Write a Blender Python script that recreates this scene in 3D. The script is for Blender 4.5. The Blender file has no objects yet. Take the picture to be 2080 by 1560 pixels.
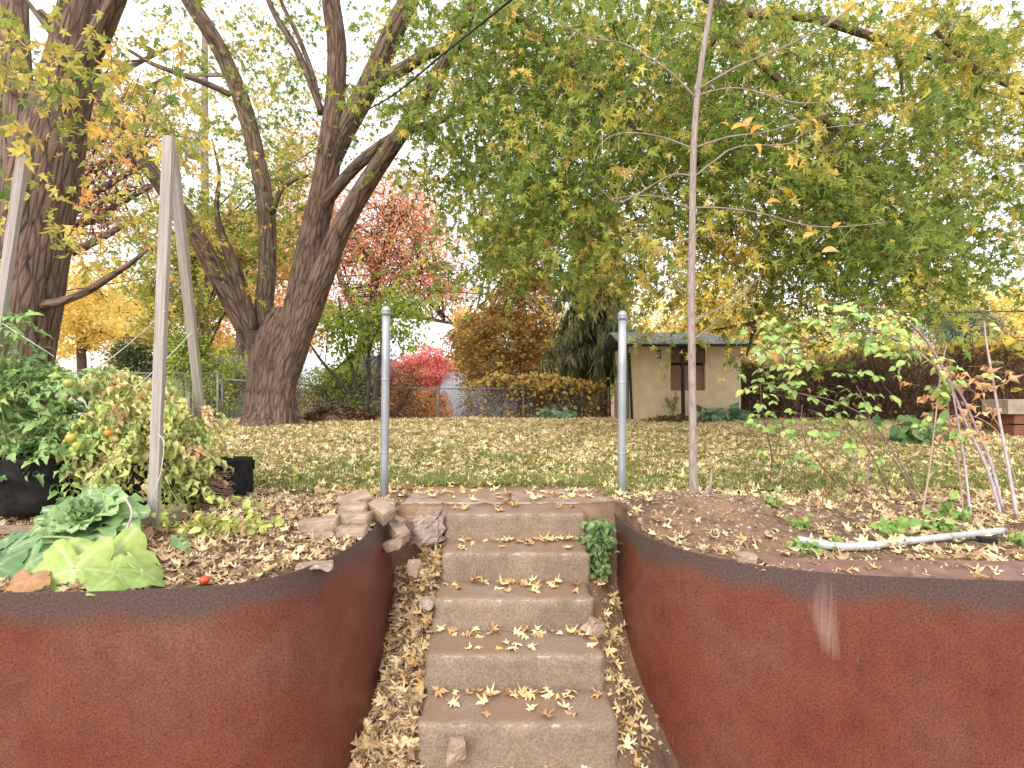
import bpy, math, random
import numpy as np
from mathutils import Vector, Matrix

# ---------------------------------------------------------------- camera, sky, sun, exposure
scene = bpy.context.scene
COL = scene.collection
F = 1101.0      # focal length in pixels of the 2080 px wide photograph
CZ = 0.85       # eye height above the lawn (the lawn is z = 0, the lower yard about -0.87)
cam_d = bpy.data.cameras.new('camera'); cam = bpy.data.objects.new('camera', cam_d); COL.objects.link(cam)
cam.location = (0, 0, CZ); cam.rotation_euler = (math.radians(90), 0, 0)
cam_d.sensor_width = 36; cam_d.lens = 36 * F / 2080; cam_d.clip_start = 0.05; cam_d.clip_end = 900
scene.camera = cam

SUN_EL, SUN_AZ = math.radians(34), math.radians(200)     # weak, very soft sun behind cloud, behind the viewer
world = bpy.data.worlds.new('World'); scene.world = world; world.use_nodes = True
wn, wl = world.node_tree.nodes, world.node_tree.links
wn.clear()
sky = wn.new('ShaderNodeTexSky'); sky.sky_type = 'NISHITA'; sky.sun_disc = False
sky.sun_elevation = SUN_EL; sky.sun_rotation = SUN_AZ; sky.dust_density = 6; sky.air_density = 1.0
sc_ = wn.new('ShaderNodeVectorMath'); sc_.operation = 'SCALE'; sc_.inputs['Scale'].default_value = 0.10
mixw = wn.new('ShaderNodeMixRGB'); mixw.inputs[0].default_value = 0.86; mixw.inputs[2].default_value = (1.04, 1.035, 1.07, 1)   # overcast sheet of cloud
bg = wn.new('ShaderNodeBackground'); bg.inputs['Strength'].default_value = 1.0
wo = wn.new('ShaderNodeOutputWorld')
wl.new(sky.outputs[0], sc_.inputs[0]); wl.new(sc_.outputs[0], mixw.inputs[1]); wl.new(mixw.outputs[0], bg.inputs[0]); wl.new(bg.outputs[0], wo.inputs[0])
sun_d = bpy.data.lights.new('sun', 'SUN'); sun_d.energy = 1.5; sun_d.angle = math.radians(35); sun_d.color = (1.0, 0.96, 0.9)
sun = bpy.data.objects.new('sun', sun_d); COL.objects.link(sun)
sun.rotation_euler = (math.radians(56), 0, math.radians(-20))
scene.view_settings.view_transform = 'Standard'; scene.view_settings.look = 'None'
scene.view_settings.exposure = 0.98; scene.view_settings.gamma = 1.0; scene.view_settings.use_curve_mapping = False
scene.cycles.max_bounces = 8; scene.cycles.diffuse_bounces = 4; scene.cycles.transmission_bounces = 5

# ---------------------------------------------------------------- helpers
R = random.Random(7)
rng = np.random.default_rng(11)
def P(px, py, d): return Vector(((px - 1040) / F * d, d, CZ - (py - 778) / F * d))
def snoise(x, y, s=1.0, ph=0.0):
    x = np.asarray(x, float) * s; y = np.asarray(y, float) * s
    return (np.sin(1.7*x + 2.3*y + ph) + np.sin(-2.9*x + 1.3*y + 1.7 + ph*1.3) + np.sin(4.1*x + 3.7*y + .6 + ph*.7)*.6 + np.sin(6.3*x - 5.9*y + 2.2 + ph)*.4 + np.sin(9.7*x+8.1*y+ph*2)*.25) / 3.25

def tag(o, label=None, cat=None, group=None, kind=None):
    if label: o['label'] = label
    if cat: o['category'] = cat
    if group: o['group'] = group
    if kind: o['kind'] = kind
    return o
def thing(name, label, cat, loc=(0, 0, 0), group=None):
    o = bpy.data.objects.new(name, None); COL.objects.link(o); o.location = loc; o.empty_display_size = .1
    return tag(o, label, cat, group)
def link(name, me, parent=None):
    o = bpy.data.objects.new(name, me); COL.objects.link(o)
    if parent is not None:
        l = Vector((0, 0, 0)); p = parent
        while p is not None: l += p.location; p = p.parent
        o.parent = parent; o.matrix_parent_inverse = Matrix.Translation(-l)
    return o
def mesh_np(name, V, T, C=None, mat=None, parent=None, smooth=False, vec=None):
    V = np.ascontiguousarray(V, dtype=np.float32); T = np.ascontiguousarray(T, dtype=np.int32)
    me = bpy.data.meshes.new(name)
    me.vertices.add(len(V)); me.vertices.foreach_set('co', V.ravel())
    k = T.shape[1]
    me.loops.add(T.size); me.loops.foreach_set('vertex_index', T.ravel())
    me.polygons.add(len(T)); me.polygons.foreach_set('loop_start', np.arange(0, T.size, k, dtype=np.int32))
    me.polygons.foreach_set('loop_total', np.full(len(T), k, dtype=np.int32))
    if smooth: me.polygons.foreach_set('use_smooth', np.ones(len(T), dtype=bool))
    me.update(calc_edges=True)
    if C is not None:
        a = me.attributes.new('Col', 'FLOAT_COLOR', 'POINT')
        cc = np.ones((len(V), 4), np.float32); cc[:, :3] = C; a.data.foreach_set('color', cc.ravel())
    if vec is not None:
        a = me.attributes.new('vec', 'FLOAT_VECTOR', 'POINT'); a.data.foreach_set('vector', np.ascontiguousarray(vec, np.float32).ravel())
    if mat: me.materials.append(mat)
    return link(name, me, parent)

class MB:
    """collects boxes, tubes and sheets and links them as one mesh"""
    def __init__(s): s.v = []; s.f = []; s.c = []; s.q = []
    def add(s, vs, fs, col=(1, 1, 1), vec=None):
        b = len(s.v); s.v += [tuple(p) for p in vs]; s.f += [tuple(b + i for i in f) for f in fs]
        if isinstance(col, list): s.c += col
        else: s.c += [col] * len(vs)
        s.q += vec if vec else [tuple(p) for p in vs]
        return s
    def box(s, c, size, rot=None, col=(1, 1, 1), jit=0, taper=1.0):
        hx, hy, hz = (k / 2 for k in size); vs = []
        for z in (-hz, hz):
            t = taper if z > 0 else 1
            for x, y in ((-hx, -hy), (hx, -hy), (hx, hy), (-hx, hy)):
                p = Vector((x*t + R.uniform(-jit, jit), y*t + R.uniform(-jit, jit), z + R.uniform(-jit, jit)))
                if rot is not None: p = rot @ p
                vs.append(p + Vector(c))
        return s.add(vs, [(3, 2, 1, 0), (4, 5, 6, 7), (0, 1, 5, 4), (1, 2, 6, 5), (2, 3, 7, 6), (3, 0, 4, 7)], col)
    def tube(s, pts, rad, seg=8, col=(1, 1, 1), rough=0.0, cap=True, flat=None):
        pts = [Vector(p) for p in pts]; n = len(pts)
        if not hasattr(rad, '__len__'): rad = [rad] * n
        vs, vec, fs, cols = [], [], [], []
        L = 0; side = None; ph = R.uniform(0, 6)
        for i, p in enumerate(pts):
            d = (pts[min(i+1, n-1)] - pts[max(i-1, 0)])
            d = d.normalized() if d.length > 1e-9 else Vector((0, 0, 1))
            if side is None:
                side = d.cross(Vector((0.3, 0.9, 0.1)));
                if side.length < .05: side = d.cross(Vector((1, 0, 0)))
            side = (side - d * side.dot(d)).normalized(); up = d.cross(side)
            if i: L += (p - pts[i-1]).length
            for k in range(seg):
                a = 2 * math.pi * k / seg
                r = rad[i]
                if rough: r *= 1 + rough * (math.sin(3*a + L*2.1 + ph) * .5 + math.sin(7*a - L*3.3 + ph*2) * .3 + math.sin(11*a + L*5 + ph)*.2 + R.uniform(-.25, .25))
                o = side * math.cos(a) * r + up * math.sin(a) * r
                vs.append(p + o); vec.append((math.cos(a) * rad[i], math.sin(a) * rad[i], L + ph)); cols.append(col[i] if isinstance(col, list) else col)
        for i in range(n - 1):
            for k in range(seg):
                a, b = i*seg + k, i*seg + (k+1) % seg
                fs.append((a, b, b + seg, a + seg))
        if cap: fs.append(tuple(range(seg - 1, -1, -1))); fs.append(tuple((n-1)*seg + k for k in range(seg)))
        return s.add(vs, fs, cols, vec)
    def lathe(s, c, prof, seg=16, col=(1, 1, 1), wob=0.0):
        c = Vector(c); vs, fs = [], []; ph = R.uniform(0, 6)
        for r, z in prof:
            for k in range(seg):
                a = 2*math.pi*k/seg; rr = r * (1 + wob*(math.sin(3*a+ph+z*5)+math.sin(5*a+ph*2-z*7)*.6+R.uniform(-.3,.3)))
                vs.append(c + Vector((math.cos(a)*rr, math.sin(a)*rr, z)))
        n = len(prof)
        for i in range(n - 1):
            for k in range(seg):
                a, b = i*seg+k, i*seg+(k+1) % seg
                fs.append((a, b, b+seg, a+seg))
        fs.append(tuple(range(seg-1, -1, -1))); fs.append(tuple((n-1)*seg+k for k in range(seg)))
        return s.add(vs, fs, col)
    def build(s, name, mat, parent=None, smooth=False):
        me = bpy.data.meshes.new(name); me.from_pydata(s.v, [], s.f)
        a = me.attributes.new('Col', 'FLOAT_COLOR', 'POINT')
        cc = np.ones((len(s.v), 4), np.float32); cc[:, :3] = np.array(s.c, np.float32).reshape(-1, 3); a.data.foreach_set('color', cc.ravel())
        a = me.attributes.new('vec', 'FLOAT_VECTOR', 'POINT'); a.data.foreach_set('vector', np.array(s.q, np.float32).ravel())
        if smooth: me.polygons.foreach_set('use_smooth', np.ones(len(me.polygons), dtype=bool))
        me.materials.append(mat); me.update()
        return link(name, me, parent)
def spline(pts, n=6):
    """Catmull-Rom through points (any dimension), n steps per span"""
    A = np.array([list(p) for p in pts], float); out = []
    for i in range(len(A) - 1):
        p0, p1, p2, p3 = A[max(i-1, 0)], A[i], A[i+1], A[min(i+2, len(A)-1)]
        for k in range(n):
            t = k / n
            out.append(.5*((2*p1) + (-p0+p2)*t + (2*p0-5*p1+4*p2-p3)*t*t + (-p0+3*p1-3*p2+p3)*t**3))
    out.append(A[-1]); return np.array(out)
def limb_path(spec, n=5):
    """spec rows: pixel x, pixel y, distance, radius in pixels -> world points and radii in metres"""
    rows = [list(P(a, b, d)) + [r * d / F] for a, b, d, r in spec]
    S = spline(rows, n); return [Vector(p[:3]) for p in S], [max(p[3], .001) for p in S]

# ---------------------------------------------------------------- materials
def nodes(name):
    m = bpy.data.materials.new(name); m.use_nodes = True; nt = m.node_tree
    return m, nt.nodes, nt.links, nt.nodes['Principled BSDF'], nt.nodes['Material Output']
def N(ns, t, **kw):
    n = ns.new(t)
    for k, v in kw.items():
        if k in n.inputs: n.inputs[k].default_value = v
        else: setattr(n, k, v)
    return n
def ramp(ns, stops):
    r = ns.new('ShaderNodeValToRGB'); e = r.color_ramp.elements
    while len(e) < len(stops): e.new(.5)
    for el, (p, c) in zip(e, stops): el.position = p; el.color = (*c, 1)
    return r
def mat_noise(name, c1, c2, scale=6, rough=.85, bump=.3, bscale=40, use_col=False, detail=6, dist=.02, spec=.3, metal=0.0, contrast=(.35, .65), c3=None, vecattr=False, stretch=None):
    m, ns, ls, p, out = nodes(name)
    if vecattr: co = N(ns, 'ShaderNodeAttribute', attribute_name='vec').outputs['Vector']
    else: co = N(ns, 'ShaderNodeTexCoord').outputs['Object']
    if stretch:
        mp = N(ns, 'ShaderNodeMapping'); mp.inputs['Scale'].default_value = stretch; ls.new(co, mp.inputs[0]); co = mp.outputs[0]
    t = N(ns, 'ShaderNodeTexNoise', Scale=scale, Detail=detail, Roughness=.62); ls.new(co, t.inputs['Vector'])
    st = [(contrast[0], c1), (contrast[1], c2)]
    if c3: st = [(contrast[0], c1), ((contrast[0]+contrast[1])/2, c2), (contrast[1], c3)]
    r = ramp(ns, st); ls.new(t.outputs[0], r.inputs[0]); c = r.outputs[0]
    if use_col:
        a = N(ns, 'ShaderNodeAttribute', attribute_name='Col'); mx = N(ns, 'ShaderNodeMixRGB', blend_type='MULTIPLY'); mx.inputs[0].default_value = 1
        ls.new(c, mx.inputs[1]); ls.new(a.outputs['Color'], mx.inputs[2]); c = mx.outputs[0]
    ls.new(c, p.inputs['Base Color'])
    p.inputs['Roughness'].default_value = rough; p.inputs['Specular IOR Level'].default_value = spec; p.inputs['Metallic'].default_value = metal
    if bump:
        t2 = N(ns, 'ShaderNodeTexNoise', Scale=bscale, Detail=5, Roughness=.65); ls.new(co, t2.inputs['Vector'])
        b = N(ns, 'ShaderNodeBump', Strength=bump, Distance=dist); ls.new(t2.outputs[0], b.inputs['Height']); ls.new(b.outputs[0], p.inputs['Normal'])
    return m
def mat_leaf(name, transl=.35, rough=.55, spec=.25, var=.25, nscale=30, gain=1.0):
    m, ns, ls, p, out = nodes(name)
    a = N(ns, 'ShaderNodeAttribute', attribute_name='Col')
    t = N(ns, 'ShaderNodeTexNoise', Scale=nscale, Detail=3); co = N(ns, 'ShaderNodeTexCoord'); ls.new(co.outputs['Object'], t.inputs['Vector'])
    r = ramp(ns, [(.3, ((1-var)*gain,)*3), (.7, ((1+var)*gain,)*3)]); ls.new(t.outputs[0], r.inputs[0])
    mx = N(ns, 'ShaderNodeMixRGB', blend_type='MULTIPLY'); mx.inputs[0].default_value = 1
    ls.new(a.outputs['Color'], mx.inputs[1]); ls.new(r.outputs[0], mx.inputs[2]); ls.new(mx.outputs[0], p.inputs['Base Color'])
    p.inputs['Roughness'].default_value = rough; p.inputs['Specular IOR Level'].default_value = spec
    tr = N(ns, 'ShaderNodeBsdfTranslucent'); ls.new(mx.outputs[0], tr.inputs['Color'])
    ms = N(ns, 'ShaderNodeMixShader'); ms.inputs[0].default_value = transl
    ls.new(p.outputs[0], ms.inputs[1]); ls.new(tr.outputs[0], ms.inputs[2]); ls.new(ms.outputs[0], out.inputs['Surface'])
    return m
def mat_bark(name, dark, light, fx=14, fz=1.6, bump=1.0, dist=.03):
    """bark in the straightened limb coordinates: long ridges along the limb"""
    m, ns, ls, p, out = nodes(name)
    a = N(ns, 'ShaderNodeAttribute', attribute_name='vec')
    mp = N(ns, 'ShaderNodeMapping'); mp.inputs['Scale'].default_value = (fx, fx, fz); ls.new(a.outputs['Vector'], mp.inputs[0])
    t = N(ns, 'ShaderNodeTexNoise', Scale=1.0, Detail=7, Roughness=.6, Distortion=.6); ls.new(mp.outputs[0], t.inputs['Vector'])
    v = N(ns, 'ShaderNodeTexVoronoi', feature='DISTANCE_TO_EDGE', Scale=.9); ls.new(mp.outputs[0], v.inputs['Vector'])
    vr = ramp(ns, [(0, (0, 0, 0)), (.22, (1, 1, 1))]); ls.new(v.outputs['Distance'], vr.inputs[0])
    mm = N(ns, 'ShaderNodeMath', operation='MULTIPLY_ADD'); mm.inputs[1].default_value = .35; ls.new(vr.outputs[0], mm.inputs[0]); ls.new(t.outputs[0], mm.inputs[2])
    r = ramp(ns, [(.38, dark), (.62, tuple((x+y)/2 for x, y in zip(dark, light))), (.95, light)]); ls.new(mm.outputs[0], r.inputs[0])
    ls.new(r.outputs[0], p.inputs['Base Color']); p.inputs['Roughness'].default_value = .9; p.inputs['Specular IOR Level'].default_value = .15
    b = N(ns, 'ShaderNodeBump', Strength=bump, Distance=dist); ls.new(mm.outputs[0], b.inputs['Height']); ls.new(b.outputs[0], p.inputs['Normal'])
    return m

M = {}
M['leaf'] = mat_leaf('maple_leaf', .55, gain=1.65)
M['leaf_far'] = mat_leaf('distant_leaf', .5, nscale=6, gain=1.45, var=.15)
M['dry'] = mat_leaf('dry_leaf', .18, rough=.75, spec=.12, var=.3, nscale=60)
M['veg'] = mat_leaf('garden_leaf', .3, rough=.5, spec=.3, var=.2, nscale=45, gain=1.5)
M['grass'] = mat_leaf('grass_blade', .35, rough=.6, var=.2, nscale=8, gain=1.35)
M['needle'] = mat_leaf('spruce_needle', .2, rough=.7, var=.3, nscale=5, gain=1.0)
M['bark'] = mat_bark('maple_bark', (.04, .027, .02), (.225, .158, .117), fx=15, fz=2.6)
M['bark_far'] = mat_bark('grey_bark', (.07, .05, .045), (.22, .17, .15), fx=20, fz=4)
M['twig'] = mat_noise('twig_bark', (.06, .042, .034), (.13, .09, .07), 10, bump=0)
M['sapling'] = mat_bark('smooth_grey_bark', (.21, .16, .135), (.38, .315, .285), fx=70, fz=9, bump=.4, dist=.004)
M['cane'] = mat_noise('cane_bark', (.75, .75, .75), (1.1, 1.1, 1.1), 14, bump=.2, use_col=True, rough=.6)
M['plain'] = mat_noise('weathered', (.8, .8, .8), (1.12, 1.12, 1.12), 9, bump=.25, bscale=60, use_col=True)

# ---------------------------------------------------------------- leaf templates and scattering
def fan(outline, centre, curl=0, bend=0, jit=0, seed=0):
    r = random.Random(seed)
    pts = [centre] + list(outline); n = len(outline); v = []
    ax = r.uniform(-.4, .4)
    for i, (x, y) in enumerate(pts):
        z = curl * (x + ax*y*.3)**2 * 2 + bend * (y - .35)**2 + (r.uniform(-jit, jit) if i else 0)
        v.append((x, y, z))
    return np.array(v), np.array([(0, 1 + i, 1 + (i + 1) % n) for i in range(n)])
_h_l = [(.40, .04), (.15, .24), (.53, .60), (.13, .44)]
_h_f = [(.12, -.02), (.27, .0), (.44, .03), (.30, .13), (.22, .22), (.19, .28), (.34, .36), (.55, .62), (.36, .56), (.26, .47), (.14, .46), (.20, .64), (.15, .70), (.11, .80)]
def sym(h): return [(0, 0)] + h + [(0, 1)] + [(-x, y) for x, y in reversed(h)]
LITE = [fan(sym(_h_l), (0, .36), c, b, j, k) for k, (c, b, j) in enumerate([(-.5, -.3, .03), (.5, -.5, .05), (-.9, .3, .06), (.2, -.2, .03), (-.3, -.7, .07)])]
FULL = [fan(sym(_h_f), (0, .36), c, b, j, k) for k, (c, b, j) in enumerate([(-.4, -.3, .03), (.4, -.3, .04), (-.7, .3, .05), (.7, -.2, .04), (.5, .5, .05), (-.3, -.5, .05), (.9, .3, .05)])]
_h_w = [(.42, .02), (.24, .20), (.56, .58), (.21, .50)]
DRYL = [fan(sym(_h_w), (0, .36), c, b, j, k+20) for k, (c, b, j) in enumerate([(.5, .2, .05), (.8, -.2, .06), (-.5, .3, .05), (.2, .5, .05), (-.7, -.3, .07)])]
DIAM = [(np.array([(0, 0, 0), (.34, .45, .08), (0, 1, -.05), (-.34, .45, .08)]), np.array([(0, 1, 2), (0, 2, 3)])),
        (np.array([(0, 0, 0), (.28, .4, -.1), (.05, 1, .1), (-.38, .55, .02)]), np.array([(0, 1, 2), (0, 2, 3)]))]
def blade(W=.5, n=4, fold=.15, bend=-.3, serr=0.0, peak=.42, seed=0):
    """pointed oval leaf of unit length, folded along the midrib"""
    r = random.Random(seed); v, t = [], []
    for i in range(n + 1):
        u = i / n; w = W * (math.sin(math.pi * u ** (math.log(.5) / math.log(peak))) if 0 < u < 1 else 0) * .5
        w *= 1 + serr * (1 if i % 2 else -1)
        z = bend * (u - .3) ** 2
        v += [(-w, u, z + fold * w * 2 + r.uniform(-.02, .02)), (0, u, z), (w, u, z + fold * w * 2 + r.uniform(-.02, .02))]
    for i in range(n):
        a = 3 * i
        for k in (0, 1):
            t += [(a+k, a+k+1, a+k+4), (a+k, a+k+4, a+k+3)]
    return np.array(v), np.array(t)
OVAL = [blade(.62, 4, .12, -.5, 0, .42, s) for s in range(3)] + [blade(.66, 4, -.15, -.8, 0, .4, 5)]
WILT = [blade(.45, 5, .9, -1.6, .2, .45, 7), blade(.5, 5, -.8, 1.4, .15, .4, 8), blade(.4, 5, 1.2, -.5, .2, .45, 9)]
def frames(d, up):
    d = d / np.maximum(np.linalg.norm(d, axis=1, keepdims=True), 1e-9)
    x = np.cross(d, up); x /= np.maximum(np.linalg.norm(x, axis=1, keepdims=True), 1e-9)
    z = np.cross(x, d); return np.stack([x, d, z], axis=2)
def rdir(n): 
    v = rng.normal(size=(n, 3)); return v / np.linalg.norm(v, axis=1, keepdims=True)
def scatter(tm, pos, fr, sc, col):
    """leaf copies -> V, T, C arrays"""
    Vs, Ts, Cs = [], [], []; b = 0; n = len(pos); pick = rng.integers(0, len(tm), n)
    for k, (tv, tt) in enumerate(tm):
        m = pick == k; q = int(m.sum())
        if not q: continue
        V = np.einsum('nij,kj->nki', fr[m] * sc[m][:, None, None], tv) + pos[m][:, None, :]
        Vs.append(V.reshape(-1, 3)); nv = len(tv)
        Ts.append((tt[None] + (np.arange(q) * nv)[:, None, None]).reshape(-1, 3) + b); b += q * nv
        Cs.append(np.repeat(col[m], nv, axis=0))
    return np.concatenate(Vs), np.concatenate(Ts), np.concatenate(Cs)
def sticks(A, B, ra, rb, col):
    """N thin three-sided twigs -> V, T, C"""
    A = np.asarray(A, float); B = np.asarray(B, float); n = len(A); d = B - A
    ref = np.tile([.31, .52, .8], (n, 1)); fr = frames(d, ref); V = np.zeros((n, 6, 3))
    ra = np.broadcast_to(ra, n); rb = np.broadcast_to(rb, n)
    for k in range(3):
        a = 2*math.pi*k/3; o = fr[:, :, 0]*math.cos(a) + fr[:, :, 2]*math.sin(a)
        V[:, k] = A + o*ra[:, None]; V[:, 3+k] = B + o*rb[:, None]
    t = []
    for k in range(3): j = (k+1) % 3; t += [(k, j, 3+j), (k, 3+j, 3+k)]
    T = (np.array(t)[None] + (np.arange(n)*6)[:, None, None]).reshape(-1, 3)
    C = np.repeat(np.broadcast_to(np.asarray(col, float), (n, 3)), 6, axis=0)
    return V.reshape(-1, 3), T, C
def joinm(*ms):
    Vs, Ts, Cs = [], [], []; b = 0
    for v, t, c in ms: Vs.append(v); Ts.append(t + b); Cs.append(c); b += len(v)
    return np.concatenate(Vs), np.concatenate(Ts), np.concatenate(Cs)
def pick_cols(n, pal, jit=.18):
    """pal: (weight, rgb) rows"""
    w = np.array([p[0] for p in pal], float); c = np.array([p[1] for p in pal], float)
    i = rng.choice(len(pal), n, p=w / w.sum()); out = c[i] * (1 + rng.uniform(-jit, jit, (n, 1)))
    j = rng.choice(len(pal), n, p=w / w.sum()); f = rng.uniform(0, .35, (n, 1))
    return out * (1-f) + c[j] * f
GREEN = [(5, (.125, .185, .035)), (3, (.18, .235, .045)), (1, (.30, .31, .065))]
MIX = [(3, (.11, .17, .04)), (3, (.22, .26, .055)), (3, (.42, .36, .09)), (1.5, (.55, .40, .12))]
YELL = [(1, (.17, .22, .05)), (4, (.42, .38, .08)), (4, (.57, .43, .11))]
# ================================================================ the setting
# top edges of the two steel walls, plan view (x, y)
WL = [(-4.6, 2.02), (-3.2, 2.12), (-2.05, 2.166), (-1.66, 2.18), (-1.295, 2.228), (-1.114, 2.285), (-.962, 2.42), (-.845, 2.70), (-.80, 3.02), (-.795, 3.50)]
WR = [(.665, 3.53), (.69, 3.15), (.77, 2.90), (.865, 2.74), (1.0, 2.60), (1.15, 2.50), (1.442, 2.39), (1.8, 2.34), (2.18, 2.306), (3.4, 2.24), (5.0, 2.15)]
_wl = spline(WL, 8); _wr = spline(WR, 8)
def inside_left(x, y):
    yb = np.interp(x + .035, _wl[:, 0], _wl[:, 1], right=9)
    return (x < -.835) & (y > yb + .03)
def inside_right(x, y):
    yb = np.interp(x - .035, _wr[:, 0], _wr[:, 1], left=9)
    return (x > .705) & (y > yb + .03)
def sm(t): t = np.clip(t, 0, 1); return t*t*(3-2*t)
def ground_z(x, y, micro=True):
    x = np.asarray(x, float); y = np.asarray(y, float)
    bed = np.zeros_like(x + y)
    bed = bed + .13*np.exp(-(((x-1.35)/.62)**2 + ((y-3.4)/.38)**2)) + .05*np.exp(-(((x-.95)/.3)**2+((y-3.5)/.3)**2)) - .02*sm((3.4-y)/1.0)
    bed = bed - .035*sm((y-3.75)/.5)*sm((4.9-y)/.5) * (np.abs(x) > .9)
    side = np.where(x < 0, sm((-.43-x)/.34)*.34, sm((x-.48)/.22)*.22 + sm((x-.66)/.3)*.25)
    chan = -.89 + np.clip((y-2.43)/1.12, -.1, 1)*.68 - side - .28*sm((2.42-y)/.35)
    w = sm((y-3.5)/.28)
    chan = chan*(1-w) + bed*w
    front = np.full_like(chan, -1.24)
    zz = np.where((x > -1.2) & (x < 1.2), np.maximum(chan, -1.24), front)
    zz = np.where(inside_left(x, y) | inside_right(x, y), bed, zz)
    back = (y > 3.62)
    zz = np.where(back & ~((x > -.85) & (x < .72)), bed, zz)
    slope = -.28*sm((y-12.9)/1.7) - 2.2*sm((y-14.7)/3.4)
    zz = zz - .045*((np.abs(x) < .785) & (y > 3.87) & (y < 4.43)) + slope
    if micro: zz = zz + .008*snoise(x, y, 9) + .005*snoise(x, y, 31, 2) + np.where(y > 4.6, .02*snoise(x, y, .9, 1), 0) + np.where(zz < -.3, .006*snoise(x, y, 47, 4), 0)
    return zz
def axis(parts): return np.concatenate([np.linspace(a, b, n, endpoint=False) for a, b, n in parts])
gx = np.concatenate([axis([(-300, -60, 8), (-60, -14, 20), (-14, -3.2, 60), (-3.2, 3.2, 290), (3.2, 14, 60), (14, 60, 20)]), np.linspace(60, 300, 9)])
gy = np.concatenate([axis([(-60, -6, 10), (-6, 1.9, 24), (1.9, 4.7, 135), (4.7, 13, 75), (13, 20, 40), (20, 60, 20)]), np.linspace(60, 420, 12)])
X, Y = np.meshgrid(gx, gy); Z = ground_z(X, Y)
V = np.stack([X, Y, Z], -1).reshape(-1, 3); nx, ny = len(gx), len(gy)
ii = (np.arange(ny-1)[:, None]*nx + np.arange(nx-1)[None]).ravel()
T = np.stack([ii, ii+1, ii+1+nx, ii+nx], 1)
def mat_soil():
    m, ns, ls, p, out = nodes('sandy_soil'); co = N(ns, 'ShaderNodeTexCoord').outputs['Object']
    t = N(ns, 'ShaderNodeTexNoise', Scale=2.2, Detail=8, Roughness=.65); ls.new(co, t.inputs['Vector'])
    r = ramp(ns, [(.3, (.14, .09, .062)), (.48, (.235, .15, .098)), (.68, (.36, .22, .13))]); ls.new(t.outputs[0], r.inputs[0])
    v = N(ns, 'ShaderNodeTexVoronoi', Scale=70); ls.new(co, v.inputs['Vector'])
    vr = ramp(ns, [(.1, (1.25, 1.22, 1.2)), (.35, (.92, .92, .92))]); ls.new(v.outputs['Distance'], vr.inputs[0])
    mx = N(ns, 'ShaderNodeMixRGB', blend_type='MULTIPLY'); mx.inputs[0].default_value = .7; ls.new(r.outputs[0], mx.inputs[1]); ls.new(vr.outputs[0], mx.inputs[2])
    ls.new(mx.outputs[0], p.inputs['Base Color']); p.inputs['Roughness'].default_value = .95; p.inputs['Specular IOR Level'].default_value = .1
    t2 = N(ns, 'ShaderNodeTexNoise', Scale=38, Detail=6, Roughness=.7); ls.new(co, t2.inputs['Vector'])
    b = N(ns, 'ShaderNodeBump', Strength=.9, Distance=.02); ls.new(t2.outputs[0], b.inputs['Height']); ls.new(b.outputs[0], p.inputs['Normal'])
    return m
M['soil'] = mat_soil()
tag(mesh_np('ground', V, T, mat=M['soil'], smooth=True), kind='structure')
# lawn: a sheet a little above the soil, ragged front edge
M['lawn'] = mat_noise('lawn_turf', (.07, .075, .025), (.20, .15, .06), 5, c3=(.12, .13, .035), bump=.8, bscale=70)
lx = np.linspace(-15, 16, 190); ly0 = np.linspace(0, 1, 90)
LXX, TT = np.meshgrid(lx, ly0**1.4)
edge = 4.42 + .10*snoise(LXX, 0*LXX, 3.1) + .05*snoise(LXX, 0*LXX, 11, 2)
LYY = edge + (14.9 - edge) * TT
LZ = ground_z(LXX, LYY) + .006
nx, ny = len(lx), len(ly0); ii = (np.arange(ny-1)[:, None]*nx + np.arange(nx-1)[None]).ravel()
tag(mesh_np('lawn', np.stack([LXX, LYY, LZ], -1).reshape(-1, 3), np.stack([ii, ii+1, ii+1+nx, ii+nx], 1), mat=M['lawn'], smooth=True), kind='structure')

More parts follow.
